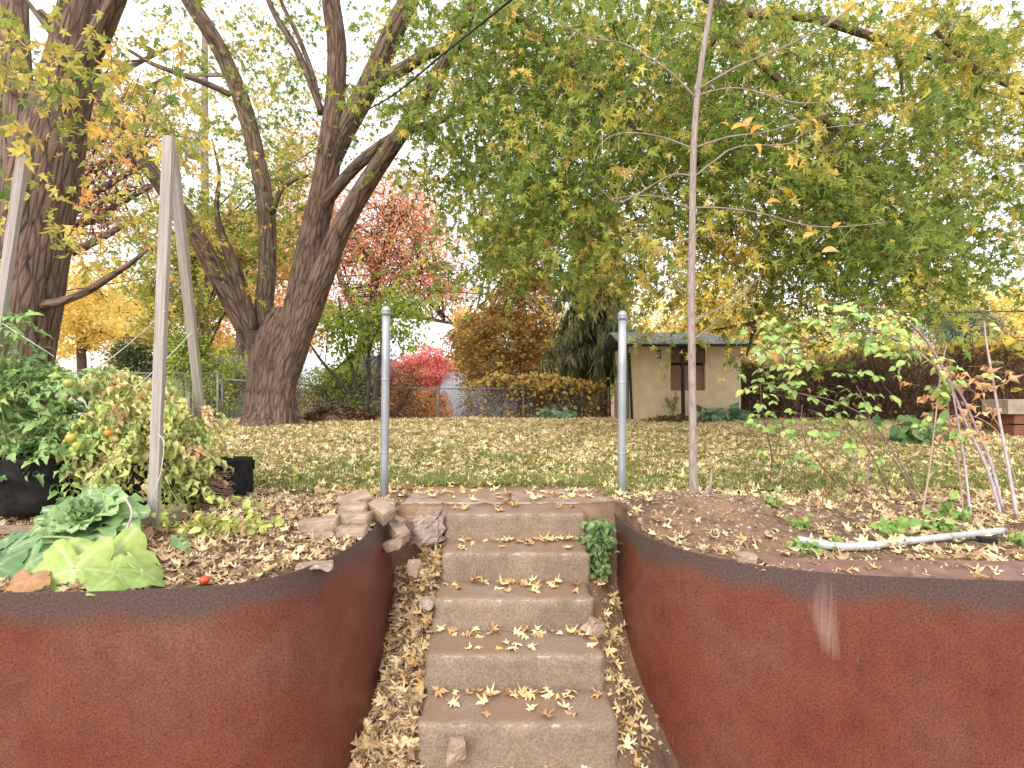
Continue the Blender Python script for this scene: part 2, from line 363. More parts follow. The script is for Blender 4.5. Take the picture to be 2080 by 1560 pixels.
# ---------------------------------------------------------------- concrete steps
def mat_concrete(name, base, dark, edge=(.62, .56, .5)):
    m, ns, ls, p, out = nodes(name); co = N(ns, 'ShaderNodeTexCoord').outputs['Object']
    t = N(ns, 'ShaderNodeTexNoise', Scale=4.5, Detail=9, Roughness=.7); ls.new(co, t.inputs['Vector'])
    r = ramp(ns, [(.32, dark), (.66, base)]); ls.new(t.outputs[0], r.inputs[0])
    v = N(ns, 'ShaderNodeTexNoise', Scale=85, Detail=3, Roughness=.8); ls.new(co, v.inputs['Vector'])
    vr = ramp(ns, [(.34, (.72, .70, .69)), (.52, (1.0, 1.0, 1.0)), (.68, (1.32, 1.3, 1.27))]); ls.new(v.outputs[0], vr.inputs[0])
    mx = N(ns, 'ShaderNodeMixRGB', blend_type='MULTIPLY'); mx.inputs[0].default_value = 1; ls.new(r.outputs[0], mx.inputs[1]); ls.new(vr.outputs[0], mx.inputs[2])
    a = N(ns, 'ShaderNodeAttribute', attribute_name='Col')          # wear of the nosing, kept as a mask in the red channel
    sx = N(ns, 'ShaderNodeSeparateColor'); ls.new(a.outputs['Color'], sx.inputs[0])
    tw = N(ns, 'ShaderNodeTexNoise', Scale=24, Detail=8, Roughness=.75); ls.new(co, tw.inputs['Vector'])
    mu = N(ns, 'ShaderNodeMath', operation='MULTIPLY'); ls.new(sx.outputs[0], mu.inputs[0]); ls.new(tw.outputs[0], mu.inputs[1])
    dr = N(ns, 'ShaderNodeMath', operation='MULTIPLY'); ls.new(sx.outputs[1], dr.inputs[0]); td = N(ns, 'ShaderNodeTexNoise', Scale=3.2, Detail=6, Roughness=.65); ls.new(co, td.inputs['Vector']); ls.new(td.outputs[0], dr.inputs[1])
    drr = ramp(ns, [(.38, (0, 0, 0)), (.54, (.85, .85, .85))]); ls.new(dr.outputs[0], drr.inputs[0])
    md = N(ns, 'ShaderNodeMixRGB'); md.inputs[2].default_value = (.27, .17, .11, 1); ls.new(drr.outputs[0], md.inputs[0]); ls.new(mx.outputs[0], md.inputs[1])
    er = ramp(ns, [(.30, (0, 0, 0)), (.50, (.85, .85, .85))]); ls.new(mu.outputs[0], er.inputs[0])
    m2 = N(ns, 'ShaderNodeMixRGB'); m2.inputs[2].default_value = (*edge, 1); ls.new(er.outputs[0], m2.inputs[0]); ls.new(md.outputs[0], m2.inputs[1])
    ls.new(m2.outputs[0], p.inputs['Base Color']); p.inputs['Roughness'].default_value = .93; p.inputs['Specular IOR Level'].default_value = .15
    t2 = N(ns, 'ShaderNodeTexNoise', Scale=95, Detail=5, Roughness=.75); ls.new(co, t2.inputs['Vector'])
    b = N(ns, 'ShaderNodeBump', Strength=.8, Distance=.008); ls.new(t2.outputs[0], b.inputs['Height']); ls.new(b.outputs[0], p.inputs['Normal'])
    return m
M['concrete'] = mat_concrete('worn_concrete', (.325, .25, .19), (.22, .165, .12))
M['slab'] = mat_concrete('slab_concrete', (.46, .38, .32), (.32, .25, .2))
def rough_block(name, x0, x1, y0, y1, z0, z1, mat, parent, bev=.009, amp=.006, step=.024, seed=0, smooth=True):
    """a cast block: rounded and chipped edges, wear mask along the top front edge"""
    nx = max(3, int((x1-x0)/step)); nyy = max(3, int((y1-y0)/step)); nz = max(3, int((z1-z0)/step))
    me = {}; vs = []; fs = []; cc = []
    def vid(i, j, k):
        key = (i, j, k)
        if key not in me:
            x = x0+(x1-x0)*i/nx; y = y0+(y1-y0)*j/nyy; z = z0+(z1-z0)*k/nz
            ex, ey, ez = i in (0, nx), j in (0, nyy), k in (0, nz)
            n = float(snoise(x*3+z*2+seed, y*3-z, 5, seed)); n2 = float(snoise(x+y, z-y+seed, 23, seed*2))
            cnt = ex + ey + ez; chip = bev * (1 + 1.5*n + .9*n2) if cnt >= 2 else 0
            if ex: x += (chip if i == 0 else -chip) + amp*n2
            if ey: y += (chip if j == 0 else -chip)*.8 + amp*n
            if ez: z += (chip if k == 0 else -chip)*.8 + amp*n2*.7
            me[key] = len(vs); vs.append((x, y, z))
            w = .74 if (j <= 0 and k == nz) else (.35 if (k == nz and j == 1) else (.22 if j == 0 and k == nz-1 else 0))
            cc.append((w*(.85+.35*n), 1.0 if k == nz and 0 < j else 0, 0))
        return me[key]
    for j in range(nyy):
        for i in range(nx):
            fs.append((vid(i, j, nz), vid(i+1, j, nz), vid(i+1, j+1, nz), vid(i, j+1, nz)))
    for k in range(nz):
        for i in range(nx):
            fs.append((vid(i, 0, k), vid(i+1, 0, k), vid(i+1, 0, k+1), vid(i, 0, k+1)))
            fs.append((vid(i, nyy, k), vid(i, nyy, k+1), vid(i+1, nyy, k+1), vid(i+1, nyy, k)))
        for j in range(nyy):
            fs.append((vid(0, j, k), vid(0, j, k+1), vid(0, j+1, k+1), vid(0, j+1, k)))
            fs.append((vid(nx, j, k), vid(nx, j+1, k), vid(nx, j+1, k+1), vid(nx, j, k+1)))
    b = MB(); b.add(vs, fs, cc); return b.build(name, mat, parent, smooth=smooth)
st = thing('concrete_steps', 'five worn concrete steps rising between the rusty steel walls', 'steps', (0, 2.43, -.9))
STEPS = [(-.4216, .479), (-.4357, .4677), (-.4345, .456), (-.4247, .475), (-.4417, .485)]
for k, (a, b) in enumerate(STEPS):
    y0 = 2.43 + .28*k; zt = -.68 + .17*k
    rough_block('step', a, b, y0, y0 + .305, zt - .30, zt, M['concrete'], st, seed=k*3+1)
sl = thing('landing_slab', 'flat weathered concrete slab at the head of the steps', 'slab', (0, 4, 0))
rough_block('slab', -.80, -.02, 3.857, 4.44, -.08, .002, M['slab'], sl, seed=31, step=.05)
rough_block('slab', -.005, .80, 3.857, 4.43, -.08, .0, M['slab'], sl, seed=37, step=.05)
o = rough_block('broken_concrete', -.66, -.452, 3.50, 3.82, -.20, -.004, M['slab'], None, bev=.02, amp=.03, step=.028, seed=51, smooth=False)
tag(o, 'crumbling lump of pale concrete left of the top step', 'concrete lump')

# ---------------------------------------------------------------- weathering steel walls
def mat_rust():
    m, ns, ls, p, out = nodes('rusted_steel'); co = N(ns, 'ShaderNodeTexCoord').outputs['Object']
    a = N(ns, 'ShaderNodeAttribute', attribute_name='vec').outputs['Vector']     # x: length along the wall, z: height
    t = N(ns, 'ShaderNodeTexNoise', Scale=1.7, Detail=6, Roughness=.6); ls.new(a, t.inputs['Vector'])
    r = ramp(ns, [(.3, (.138, .033, .02)), (.5, (.155, .047, .03)), (.72, (.172, .074, .052))]); ls.new(t.outputs[0], r.inputs[0])
    # vertical streaks
    mp = N(ns, 'ShaderNodeMapping'); mp.inputs['Scale'].default_value = (38, 1, 1.5); ls.new(a, mp.inputs[0])
    s = N(ns, 'ShaderNodeTexNoise', Scale=1, Detail=5, Roughness=.6); ls.new(mp.outputs[0], s.inputs['Vector'])
    sr = ramp(ns, [(.3, (.93, .93, .94)), (.7, (1.07, 1.06, 1.05))]); ls.new(s.outputs[0], sr.inputs[0])
    m1 = N(ns, 'ShaderNodeMixRGB', blend_type='MULTIPLY'); m1.inputs[0].default_value = 1; ls.new(r.outputs[0], m1.inputs[1]); ls.new(sr.outputs[0], m1.inputs[2])
    # speckle of the rust grain
    g = N(ns, 'ShaderNodeTexNoise', Scale=95, Detail=4, Roughness=.85); ls.new(a, g.inputs['Vector'])
    gr = ramp(ns, [(.36, (.45, .42, .44)), (.5, (1, 1, 1)), (.66, (1.5, 1.42, 1.36))]); ls.new(g.outputs[0], gr.inputs[0])
    m2a = N(ns, 'ShaderNodeMixRGB', blend_type='MULTIPLY'); m2a.inputs[0].default_value = 1; ls.new(m1.outputs[0], m2a.inputs[1]); ls.new(gr.outputs[0], m2a.inputs[2])
    # purplish mottling, then fine pale drips and scratches
    mo = N(ns, 'ShaderNodeTexNoise', Scale=9, Detail=7, Roughness=.72, Distortion=.4); ls.new(a, mo.inputs['Vector'])
    mor = ramp(ns, [(.34, (.82, .83, .87)), (.5, (1, 1, 1)), (.68, (1.14, 1.1, 1.05))]); ls.new(mo.outputs[0], mor.inputs[0])
    m2b = N(ns, 'ShaderNodeMixRGB', blend_type='MULTIPLY'); m2b.inputs[0].default_value = 1; ls.new(m2a.outputs[0], m2b.inputs[1]); ls.new(mor.outputs[0], m2b.inputs[2])
    mq = N(ns, 'ShaderNodeMapping'); mq.inputs['Scale'].default_value = (70, 1, 5); mq.inputs['Rotation'].default_value = (0, .12, 0); ls.new(a, mq.inputs[0])
    dn_ = N(ns, 'ShaderNodeTexNoise', Scale=1, Detail=2); ls.new(mq.outputs[0], dn_.inputs['Vector']); dnr = ramp(ns, [(.72, (0, 0, 0)), (.78, (.4, .4, .4))]); ls.new(dn_.outputs[0], dnr.inputs[0])
    m2 = N(ns, 'ShaderNodeMixRGB'); m2.inputs[2].default_value = (.34, .21, .15, 1); ls.new(dnr.outputs[0], m2.inputs[0]); ls.new(m2b.outputs[0], m2.inputs[1])
    # mill-scale band below the rim (x,z of vec), ragged lower edge
    sp = N(ns, 'ShaderNodeSeparateXYZ'); ls.new(a, sp.inputs[0])
    tb = N(ns, 'ShaderNodeTexNoise', Scale=2.6, Detail=5, Roughness=.55); mpb = N(ns, 'ShaderNodeMapping'); mpb.inputs['Scale'].default_value = (1, 1, .35); ls.new(a, mpb.inputs[0]); ls.new(mpb.outputs[0], tb.inputs['Vector'])
    ma = N(ns, 'ShaderNodeMath', operation='MULTIPLY_ADD'); ma.inputs[1].default_value = .26; ls.new(tb.outputs[0], ma.inputs[0]); oz = N(ns, 'ShaderNodeMath', operation='ADD'); oz.inputs[1].default_value = .015; ls.new(sp.outputs[2], oz.inputs[0]); ls.new(oz.outputs[0], ma.inputs[2])
    br = ramp(ns, [(.0, (0, 0, 0)), (.085, (.92, .92, .92))]); ls.new(ma.outputs[0], br.inputs[0])
    m3 = N(ns, 'ShaderNodeMixRGB'); ls.new(br.outputs[0], m3.inputs[0]); ls.new(m2.outputs[0], m3.inputs[1])
    dk = N(ns, 'ShaderNodeMixRGB', blend_type='MULTIPLY'); dk.inputs[0].default_value = 1; dk.inputs[1].default_value = (.085, .062, .053, 1); ls.new(gr.outputs[0], dk.inputs[2]); ls.new(dk.outputs[0], m3.inputs[2])
    # pale scrape on the right-hand wall, mask painted by position along the wall (Col red channel)
    c = N(ns, 'ShaderNodeAttribute', attribute_name='Col'); sc2 = N(ns, 'ShaderNodeSeparateColor'); ls.new(c.outputs['Color'], sc2.inputs[0])
    mp2 = N(ns, 'ShaderNodeMapping'); mp2.inputs['Scale'].default_value = (150, 1, 4); ls.new(a, mp2.inputs[0])
    s2 = N(ns, 'ShaderNodeTexNoise', Scale=1, Detail=5, Roughness=.65); ls.new(mp2.outputs[0], s2.inputs['Vector'])
    mm = N(ns, 'ShaderNodeMath', operation='MULTIPLY'); ls.new(sc2.outputs[0], mm.inputs[0]); ls.new(s2.outputs[0], mm.inputs[1])
    sr2 = ramp(ns, [(.22, (0, 0, 0)), (.7, (.85, .85, .85))]); ls.new(mm.outputs[0], sr2.inputs[0])
    m4 = N(ns, 'ShaderNodeMixRGB'); m4.inputs[2].default_value = (.36, .26, .21, 1); ls.new(sr2.outputs[0], m4.inputs[0]); ls.new(m3.outputs[0], m4.inputs[1])
    ls.new(m4.outputs[0], p.inputs['Base Color'])
    p.inputs['Roughness'].default_value = .42; p.inputs['Specular IOR Level'].default_value = .45
    b = N(ns, 'ShaderNodeBump', Strength=.35, Distance=.004); ls.new(g.outputs[0], b.inputs['Height']); ls.new(b.outputs[0], p.inputs['Normal'])
    return m
M['rust'] = mat_rust()
def steel_wall(name, label, path, zt, zb, lean, scrape=None):
    pts = spline(path, 14); nz = 26; th = .006
    tan = np.gradient(pts, axis=0); tan /= np.linalg.norm(tan, axis=1, keepdims=True); nor = np.stack([-tan[:, 1], tan[:, 0]], 1)
    S = np.concatenate([[0], np.cumsum(np.linalg.norm(np.diff(pts, axis=0), axis=1))])
    V, Q, C = [], [], []
    for side in (0, 1):
        for k in range(nz + 1):
            f = k / nz; z = zt + (zb - zt)*f
            off = lean(pts, zt - z)
            q = pts + nor*th*side + off
            V.append(np.column_stack([q, np.full(len(q), z)])); Q.append(np.column_stack([S, np.zeros(len(S)), np.full(len(S), z - zt)]))
            m = np.zeros(len(S))
            if scrape: m = np.clip(1.25 - np.abs(pts[:, 0] - scrape[0] - .02*math.sin(z*9) + .05*z)/(scrape[1]*(1.05 + .8*z + .12*math.sin(z*31))), 0, 1) * np.clip((z - scrape[2])/.22, 0, 1) * min(1, .45 - z*2.5) * (pts[:, 1] < 2.6)
            C.append(np.column_stack([m, m*0, m*0]))
    V = np.concatenate(V); Q = np.concatenate(Q); C = np.concatenate(C); n = len(pts); T = []
    for s in (0, 1):
        for k in range(nz):
            a = np.arange(n-1) + s*(nz+1)*n + k*n
            q = np.stack([a, a+n, a+n+1, a+1], 1); T.append(q if s == 0 else q[:, ::-1])
    a = np.arange(n-1); o = (nz+1)*n; V0 = len(V); V = np.concatenate([V, V[:n], V[o:o+n]]); Q = np.concatenate([Q, Q[:n], Q[o:o+n]]); C = np.concatenate([C, C[:n]*0, C[:n]*0]); T.append(np.stack([a+V0, a+1+V0, a+1+V0+n, a+V0+n], 1))
    for e in (0, n-1):
        k = np.arange(nz)*n + e; T.append(np.stack([k, k+n, k+n+o, k+o], 1))
    ob = mesh_np(name, V, np.concatenate(T), C, M['rust'], None, True, Q)
    es = ob.data; es.polygons.foreach_set('use_smooth', np.ones(len(es.polygons), dtype=bool))
    return tag(ob, label, 'steel wall')
def lean_l(p, dz):
    return np.column_stack([.06*np.clip(dz, 0, .9)*sm((p[:, 1]-2.25)/.7), np.zeros(len(p))])
def lean_r(p, dz): return np.column_stack([.02*np.sin(dz*5)*sm((p[:, 1]-2.5)/.5) - .0*dz, np.zeros(len(p))])
steel_wall('steel_wall', 'curved rusty steel wall holding the squash and tomato bed, left of the steps', WL, .015, -1.35, lean_l)
steel_wall('steel_wall', 'curved rusty steel wall with a pale vertical scrape, right of the steps', WR, .012, -1.35, lean_r, (1.40, .085, -.47))
# loose steel plate behind the right-hand wall
b = MB(); pp = spline([(1.17, 2.60), (1.6, 2.555), (2.2, 2.54), (3.4, 2.50)], 10); qq = spline([(1.21, 2.515), (1.6, 2.40), (2.2, 2.325), (3.4, 2.26)], 10)
n = len(pp); vs = [(x, y, .022) for x, y in pp] + [(x, y, -.002) for x, y in qq] + [(x, y, .016) for x, y in pp] + [(x, y, -.008) for x, y in qq]
fs = []
for i in range(n-1): fs += [(i, n+i, n+i+1, i+1), (2*n+i, 2*n+i+1, 3*n+i+1, 3*n+i), (n+i, 3*n+i, 3*n+i+1, n+i+1), (i, i+1, 2*n+i+1, 2*n+i)]
fs.append((0, 2*n, 3*n, n)); b.add(vs, fs, (.0, 0, 0), [(p[0]*1.3, p[1], -.6) for p in vs]); M['rust2'] = mat_noise('dull_rust', (.16, .085, .065), (.24, .14, .11), 12, rough=.7, bump=.3, bscale=200, dist=.003)
o = b.build('steel_strip', M['rust2']); tag(o, 'flat dull rust-brown steel strip lying on the soil behind the wall', 'steel strip')

# ---------------------------------------------------------------- gate posts
M['galv'] = mat_noise('galvanised_steel', (.30, .32, .345), (.43, .45, .48), 9, rough=.5, bump=.08, bscale=60, spec=.5, metal=.55, contrast=(.3, .7), stretch=(1, 1, .35))
for px, top, lab in ((780, 1.405, 'galvanised gate post with domed cap beside the stone pile'), (1263, 1.37, 'galvanised gate post with domed cap beside the young sapling')):
    bx = (px-1040)/F*4.12; g = thing('gate_post', lab, 'post', (bx, 4.12, 0), 'gate posts')
    lx = .018 if px < 1000 else .005
    b = MB(); b.tube([(bx + lx*t, 4.12, -.15 + (top+.15)*t) for t in (0, .25, .5, .75, 1)], .0305, 20); b.build('pole', M['galv'], g, True)
    b = MB(); b.lathe((bx+lx, 4.12, top), [(.034, -.035), (.0345, -.01), (.0335, -.006), (.036, -.004), (.036, .006), (.031, .02), (.021, .032), (.008, .037)], 20); b.build('cap', M['galv'], g, True)
    for z in (.33, .88):
        b = MB(); b.lathe((bx+lx*z/1.4, 4.12, z*top/1.4), [(.0312, -.008), (.0318, -.006), (.0318, .006), (.0312, .008)], 20); b.build('seam', M['galv'], g, True)

# ---------------------------------------------------------------- shed
M['stucco'] = mat_noise('tan_stucco', (.62, .48, .30), (.72, .58, .40), 5, bump=.6, bscale=45, dist=.01)
M['stucco2'] = mat_noise('pale_stucco', (.58, .44, .28), (.66, .52, .35), 5, bump=.5, bscale=45, dist=.01)
def mat_shingle(name, c1, c2, sx=.22, sz=.12):
    m, ns, ls, p, out = nodes(name); a = N(ns, 'ShaderNodeAttribute', attribute_name='vec')
    b = N(ns, 'ShaderNodeTexBrick', Scale=1.0); b.inputs['Color1'].default_value = (*c1, 1); b.inputs['Color2'].default_value = (*c2, 1); b.inputs['Mortar'].default_value = (c1[0]*.45, c1[1]*.45, c1[2]*.45, 1)
    b.inputs['Brick Width'].default_value = sx; b.inputs['Row Height'].default_value = sz; b.inputs['Mortar Size'].default_value = .008
    ls.new(a.outputs['Vector'], b.inputs['Vector']); t = N(ns, 'ShaderNodeTexNoise', Scale=25, Detail=4); ls.new(a.outputs['Vector'], t.inputs['Vector'])
    r = ramp(ns, [(.3, (.8, .8, .8)), (.7, (1.2, 1.2, 1.2))]); ls.new(t.outputs[0], r.inputs[0])
    mx = N(ns, 'ShaderNodeMixRGB', blend_type='MULTIPLY'); mx.inputs[0].default_value = 1; ls.new(b.outputs[0], mx.inputs[1]); ls.new(r.outputs[0], mx.inputs[2]); ls.new(mx.outputs[0], p.inputs['Base Color'])
    p.inputs['Roughness'].default_value = .9; bm = N(ns, 'ShaderNodeBump', Strength=.5, Distance=.01); ls.new(b.outputs['Fac'], bm.inputs['Height']); bm.invert = True; ls.new(bm.outputs[0], p.inputs['Normal'])
    return m
M['roof_green'] = mat_shingle('green_shingles', (.13, .155, .13), (.19, .215, .185), .3, .13)
M['roof_grey'] = mat_shingle('grey_shingles', (.33, .33, .36), (.42, .42, .45), .3, .14)
M['roof_dark'] = mat_shingle('dark_shingles', (.11, .11, .13), (.15, .15, .17), .3, .14)
M['oldwood'] = mat_noise('old_wood', (.15, .115, .09), (.27, .22, .18), 7, bump=.4, stretch=(1, 1, 6))
M['greywood'] = mat_noise('weathered_stake', (.33, .29, .265), (.50, .455, .42), 3, bump=.4, bscale=30, vecattr=True, stretch=(30, 30, 1.2), rough=.8)
M['black'] = mat_noise('black_paint', (.012, .011, .010), (.03, .028, .026), 12, bump=.1, rough=.6)
M['board'] = mat_noise('plywood', (.20, .12, .075), (.28, .18, .115), 4, bump=.2, stretch=(1, 1, .2))
def sheet(b, quad, th=.03, col=(1, 1, 1)):
    """sloping slab from four corners with thickness; vec = in-plane metres"""
    q = [Vector(p) for p in quad]; n = (q[1]-q[0]).cross(q[3]-q[0]).normalized()
    u = (q[1]-q[0]).normalized(); v = n.cross(u); vs = q + [p - n*th for p in q]
    b.add(vs, [(0, 1, 2, 3), (7, 6, 5, 4), (0, 4, 5, 1), (1, 5, 6, 2), (2, 6, 7, 3), (3, 7, 4, 0)], col, [((p-q[0]).dot(u), (p-q[0]).dot(v), 0) for p in vs])
g = thing('garden_shed', 'small tan stucco shed with green shingle roof and boarded window', 'shed', (4, 13.4, 0))
x0, x1, y0, y1, ze = 2.74, 5.28, 12.5, 14.5, 1.72
wx0, wx1, wz0 = 3.66, 4.46, .70
b = MB()
b.box(((x0+wx0)/2, y0+.08, ze/2-.05), (wx0-x0, .16, ze+.1)); b.box(((wx1+x1)/2, y0+.08, ze/2-.05), (x1-wx1, .16, ze+.1))
b.box(((wx0+wx1)/2, y0+.08, wz0/2-.05), (wx1-wx0, .16, wz0+.1))
b.box((x0+.08, (y0+y1)/2+.08, ze/2-.05), (.16, y1-y0-.16, ze+.1)); b.box((x1-.08, (y0+y1)/2+.08, ze/2-.05), (.16, y1-y0-.16, ze+.1)); b.box(((x0+x1)/2, y1-.08, ze/2-.05), (x1-x0-.32, .15, ze+.1))
b.build('wall', M['stucco'], g)
b = MB(); b.box((x0+.09, y0-.012, ze/2-.05), (.2, .03, ze+.08)); b.build('corner_strip', M['stucco2'], g)
w = MB(); w.box(((wx0+wx1)/2, y0+.10, (wz0+1.28)/2), (wx1-wx0-.004, .02, 1.28-wz0)); ob = w.build('window', M['board'], g)
for c, s in ((((wx0+.035), y0+.02, (wz0+1.31)/2), (.07, .1, 1.31-wz0)), (((wx1-.035), y0+.02, (wz0+1.31)/2), (.07, .1, 1.31-wz0)), (((wx0+wx1)/2, y0+.02, 1.31), (wx1-wx0-.15, .1, .07)), (((wx0+wx1)/2, y0-.01, wz0+.02), (wx1-wx0+.06, .14, .05))):
    b = MB(); b.box(c, s); b.build('frame', M['oldwood'], ob)
M['darkboard'] = mat_noise('stained_board', (.10, .06, .04), (.2, .12, .075), 6, bump=.3)
b = MB(); b.box(((wx0+wx1)/2, y0+.05, 1.53), (wx1-wx0-.004, .06, .38)); b.build('header_board', M['darkboard'], g)
ex0, ex1, ey, rz, ry = 2.42, 5.46, 12.08, 2.13, 13.45
rb = MB(); sheet(rb, [(ex0, ey, ze+.03), (ex1, ey, ze+.03), (4.75, ry, rz), (ex0, ry, rz)], .04); sheet(rb, [(4.75, ry, rz-.003), (ex1, ey, ze+.027), (ex1, 14.85, ze+.027), (4.75, ry+.02, rz-.003)], .04); sheet(rb, [(ex0, ry, rz-.002), (4.75, ry, rz-.002), (ex1, 14.85, ze+.03), (ex0, 14.85, ze+.03)], .04)
rf = rb.build('roof', M['roof_green'], g)
b = MB(); b.box(((ex0+ex1)/2, ey-.012, ze-.005), (ex1-ex0, .02, .055)); b.build('fascia', M['greywood'], rf)
b = MB(); b.tube([(3.86, 12.2, -.1), (3.83, 12.2, ze)], .042, 8); b.build('porch_post', M['black'], g)
b = MB(); b.tube([(x0-.06, y0+.05, -.05), (x0-.07, y0+.05, ze)], .035, 8); b.build('downpipe', M['oldwood'], g)
b = MB(); b.tube([(x0+.02, y0-.05, 0), (x0-.05, y0-.05, ze-.15)], .028, 6); b.build('leaning_bar', M['black'], g)
# leaves lying on the shed roof are scattered later; lantern hangs from the eave
lt = thing('lantern', 'small dark lantern hanging under the eave of the shed', 'lantern', (3.30, 12.16, 1.46))
b = MB(); b.tube([(3.30, 12.16, 1.69), (3.30, 12.16, 1.60)], .006, 6); b.build('hook', M['black'], lt)
b = MB(); b.lathe((3.30, 12.16, 1.42), [(.055, 0), (.055, .015), (.045, .02)], 10); b.lathe((3.30, 12.16, 1.58), [(.06, 0), (.05, .02), (.01, .05)], 10)
for k in range(4): a = k*1.5708+.4; b.tube([(3.30+.042*math.cos(a), 12.16+.042*math.sin(a), 1.43), (3.30+.042*math.cos(a), 12.16+.042*math.sin(a), 1.585)], .006, 4)
b.build('cage', M['black'], lt)
M['glass'] = mat_noise('smoky_glass', (.2, .2, .19), (.28, .27, .25), 3, rough=.15, bump=0, spec=.6)
b = MB(); b.lathe((3.30, 12.16, 1.435), [(.033, 0), (.033, .145)], 10); b.build('glass', M['glass'], lt)

# ---------------------------------------------------------------- buildings on the lower ground beyond the fence
def building(name, label, x0, x1, y0, y1, zb, ze, zr, wall, roof, wins=(), ridge='x', over=.3):
    g = thing(name, label, 'building', ((x0+x1)/2, (y0+y1)/2, zb)); b = MB(); b.box(((x0+x1)/2, (y0+y1)/2, (zb+ze)/2), (x1-x0, y1-y0, ze-zb))
    if ridge == 'y':
        xm = (x0+x1)/2; b.add([(x0, y0, ze), (x1, y0, ze), (xm, y0, zr), (x0, y1, ze), (x1, y1, ze), (xm, y1, zr)], [(0, 1, 2), (5, 4, 3)])
    b.build('wall', wall, g); b = MB(); s = (zr-ze)/(((y1-y0) if ridge == 'x' else (x1-x0))/2)
    if ridge == 'x':
        ym = (y0+y1)/2
        sheet(b, [(x0-over, y0-over, ze-s*over+.06), (x1+over, y0-over, ze-s*over+.06), (x1+over, ym, zr+.06), (x0-over, ym, zr+.06)], .06); sheet(b, [(x0-over, ym, zr+.058), (x1+over, ym, zr+.058), (x1+over, y1+over, ze-s*over+.06), (x0-over, y1+over, ze-s*over+.06)], .06)
    else:
        xm = (x0+x1)/2
        sheet(b, [(x0-over, y1+over, ze-s*over+.06), (x0-over, y0-over, ze-s*over+.06), (xm, y0-over, zr+.06), (xm, y1+over, zr+.06)], .06); sheet(b, [(x1+over, y0-over, ze-s*over+.06), (x1+over, y1+over, ze-s*over+.06), (xm, y1+over, zr+.058), (xm, y0-over, zr+.058)], .06)
    b.build('roof', roof, g)
    for (cx, cz, w_, h_) in wins:
        b = MB(); b.box((cx, y0-.02, cz), (w_, .05, h_)); ww = b.build('window', M['glass'], g)
        b = MB()
        for c, sz in (((cx-w_/2-.03, y0-.03, cz), (.06, .07, h_+.12)), ((cx+w_/2+.03, y0-.03, cz), (.06, .07, h_+.12)), ((cx, y0-.03, cz+h_/2+.03), (w_, .07, .06)), ((cx, y0-.03, cz-h_/2-.03), (w_, .07, .06))): b.box(c, sz)
        b.build('frame', wall, ww)
    return g
M['pale'] = mat_noise('pale_siding', (.50, .52, .43), (.58, .60, .50), 3, bump=.1)
M['darkside'] = mat_noise('dark_siding', (.06, .075, .065), (.09, .10, .085), 3, bump=.1)
M['pink'] = mat_noise('pinkish_roof', (.52, .40, .36), (.60, .48, .43), 3, bump=.1)
building('garage', 'low garage with pale grey shingle roof beyond the vine-covered fence', -2.45, 1.6, 19.9, 24.3, -2.5, -.25, 1.3, M['pale'], M['roof_grey'], over=.35)
building('neighbour_house', 'pale green house with dark shingle roof beyond the fence, behind slim brown stems', -6.9, -4.75, 20, 27, -2.5, .75, 2.0, M['pale'], M['roof_dark'], [(-4.98, .1, .14, .9), (-6.0, .0, .8, .9)], ridge='y')
building('neighbour_house', 'house with plain dark roof, just left of the big maple trunk', -14.4, -12.2, 24.5, 30, -2.5, 1.0, 2.15, M['darkside'], M['roof_dark'])
building('neighbour_house', 'pinkish low roof below the bright yellow tree at left', -24.5, -18.2, 26, 32, -2.5, 1.2, 2.35, M['pale'], M['pink'])
# ================================================================ trees
def sprays(seeds, pal_fn, per=(7, 12), tlen=(.35, .7), lsize=(.07, .11), droop=.5, tm=LITE, twig_col=(.09, .065, .045), twig_r=.004, hang=.55):
    """leafy twigs: each seed grows a bent twig set with leaves on both sides -> leaf arrays, twig arrays"""
    n = len(seeds); L = rng.uniform(*tlen, n); k = per[1]
    d = rdir(n); d[:, 2] = d[:, 2]*.35 - droop; d /= np.linalg.norm(d, axis=1, keepdims=True)
    t = np.linspace(.12, 1, k)[None, :, None]
    pos = seeds[:, None, :] + d[:, None, :]*L[:, None, None]*t; pos[:, :, 2] -= (.35*L[:, None]*t[:, :, 0]**2)
    keep = rng.random((n, k)) < rng.uniform(per[0]/per[1], 1, n)[:, None]
    A = seeds; mid = pos[:, k//2]; B = pos[:, -1]
    tw = joinm(sticks(A, mid, twig_r, twig_r*.7, twig_col), sticks(mid, B, twig_r*.7, twig_r*.3, twig_col))
    pcol = pal_fn(seeds)                                            # twig-level tint, leaves vary around it
    sel = keep.ravel(); pp = pos.reshape(-1, 3)[sel]; m = len(pp); own = np.repeat(np.arange(n), k)[sel]
    tip = rdir(m); tip = tip*.8 + np.repeat(d, k, axis=0)[sel]*.4; tip[:, 2] -= hang
    up = rdir(m); up[:, 2] += .9
    pp = pp + rdir(m)*.035
    fr = frames(tip, up); sz = rng.uniform(*lsize, m)
    col = pcol[own]; f_ = .3*rng.random((m, 1)); col = col*(1-f_) + pal_fn(pp)*f_; col = col*rng.uniform(.82, 1.22, (m, 1))
    return scatter(tm, pp, fr, sz, col), tw

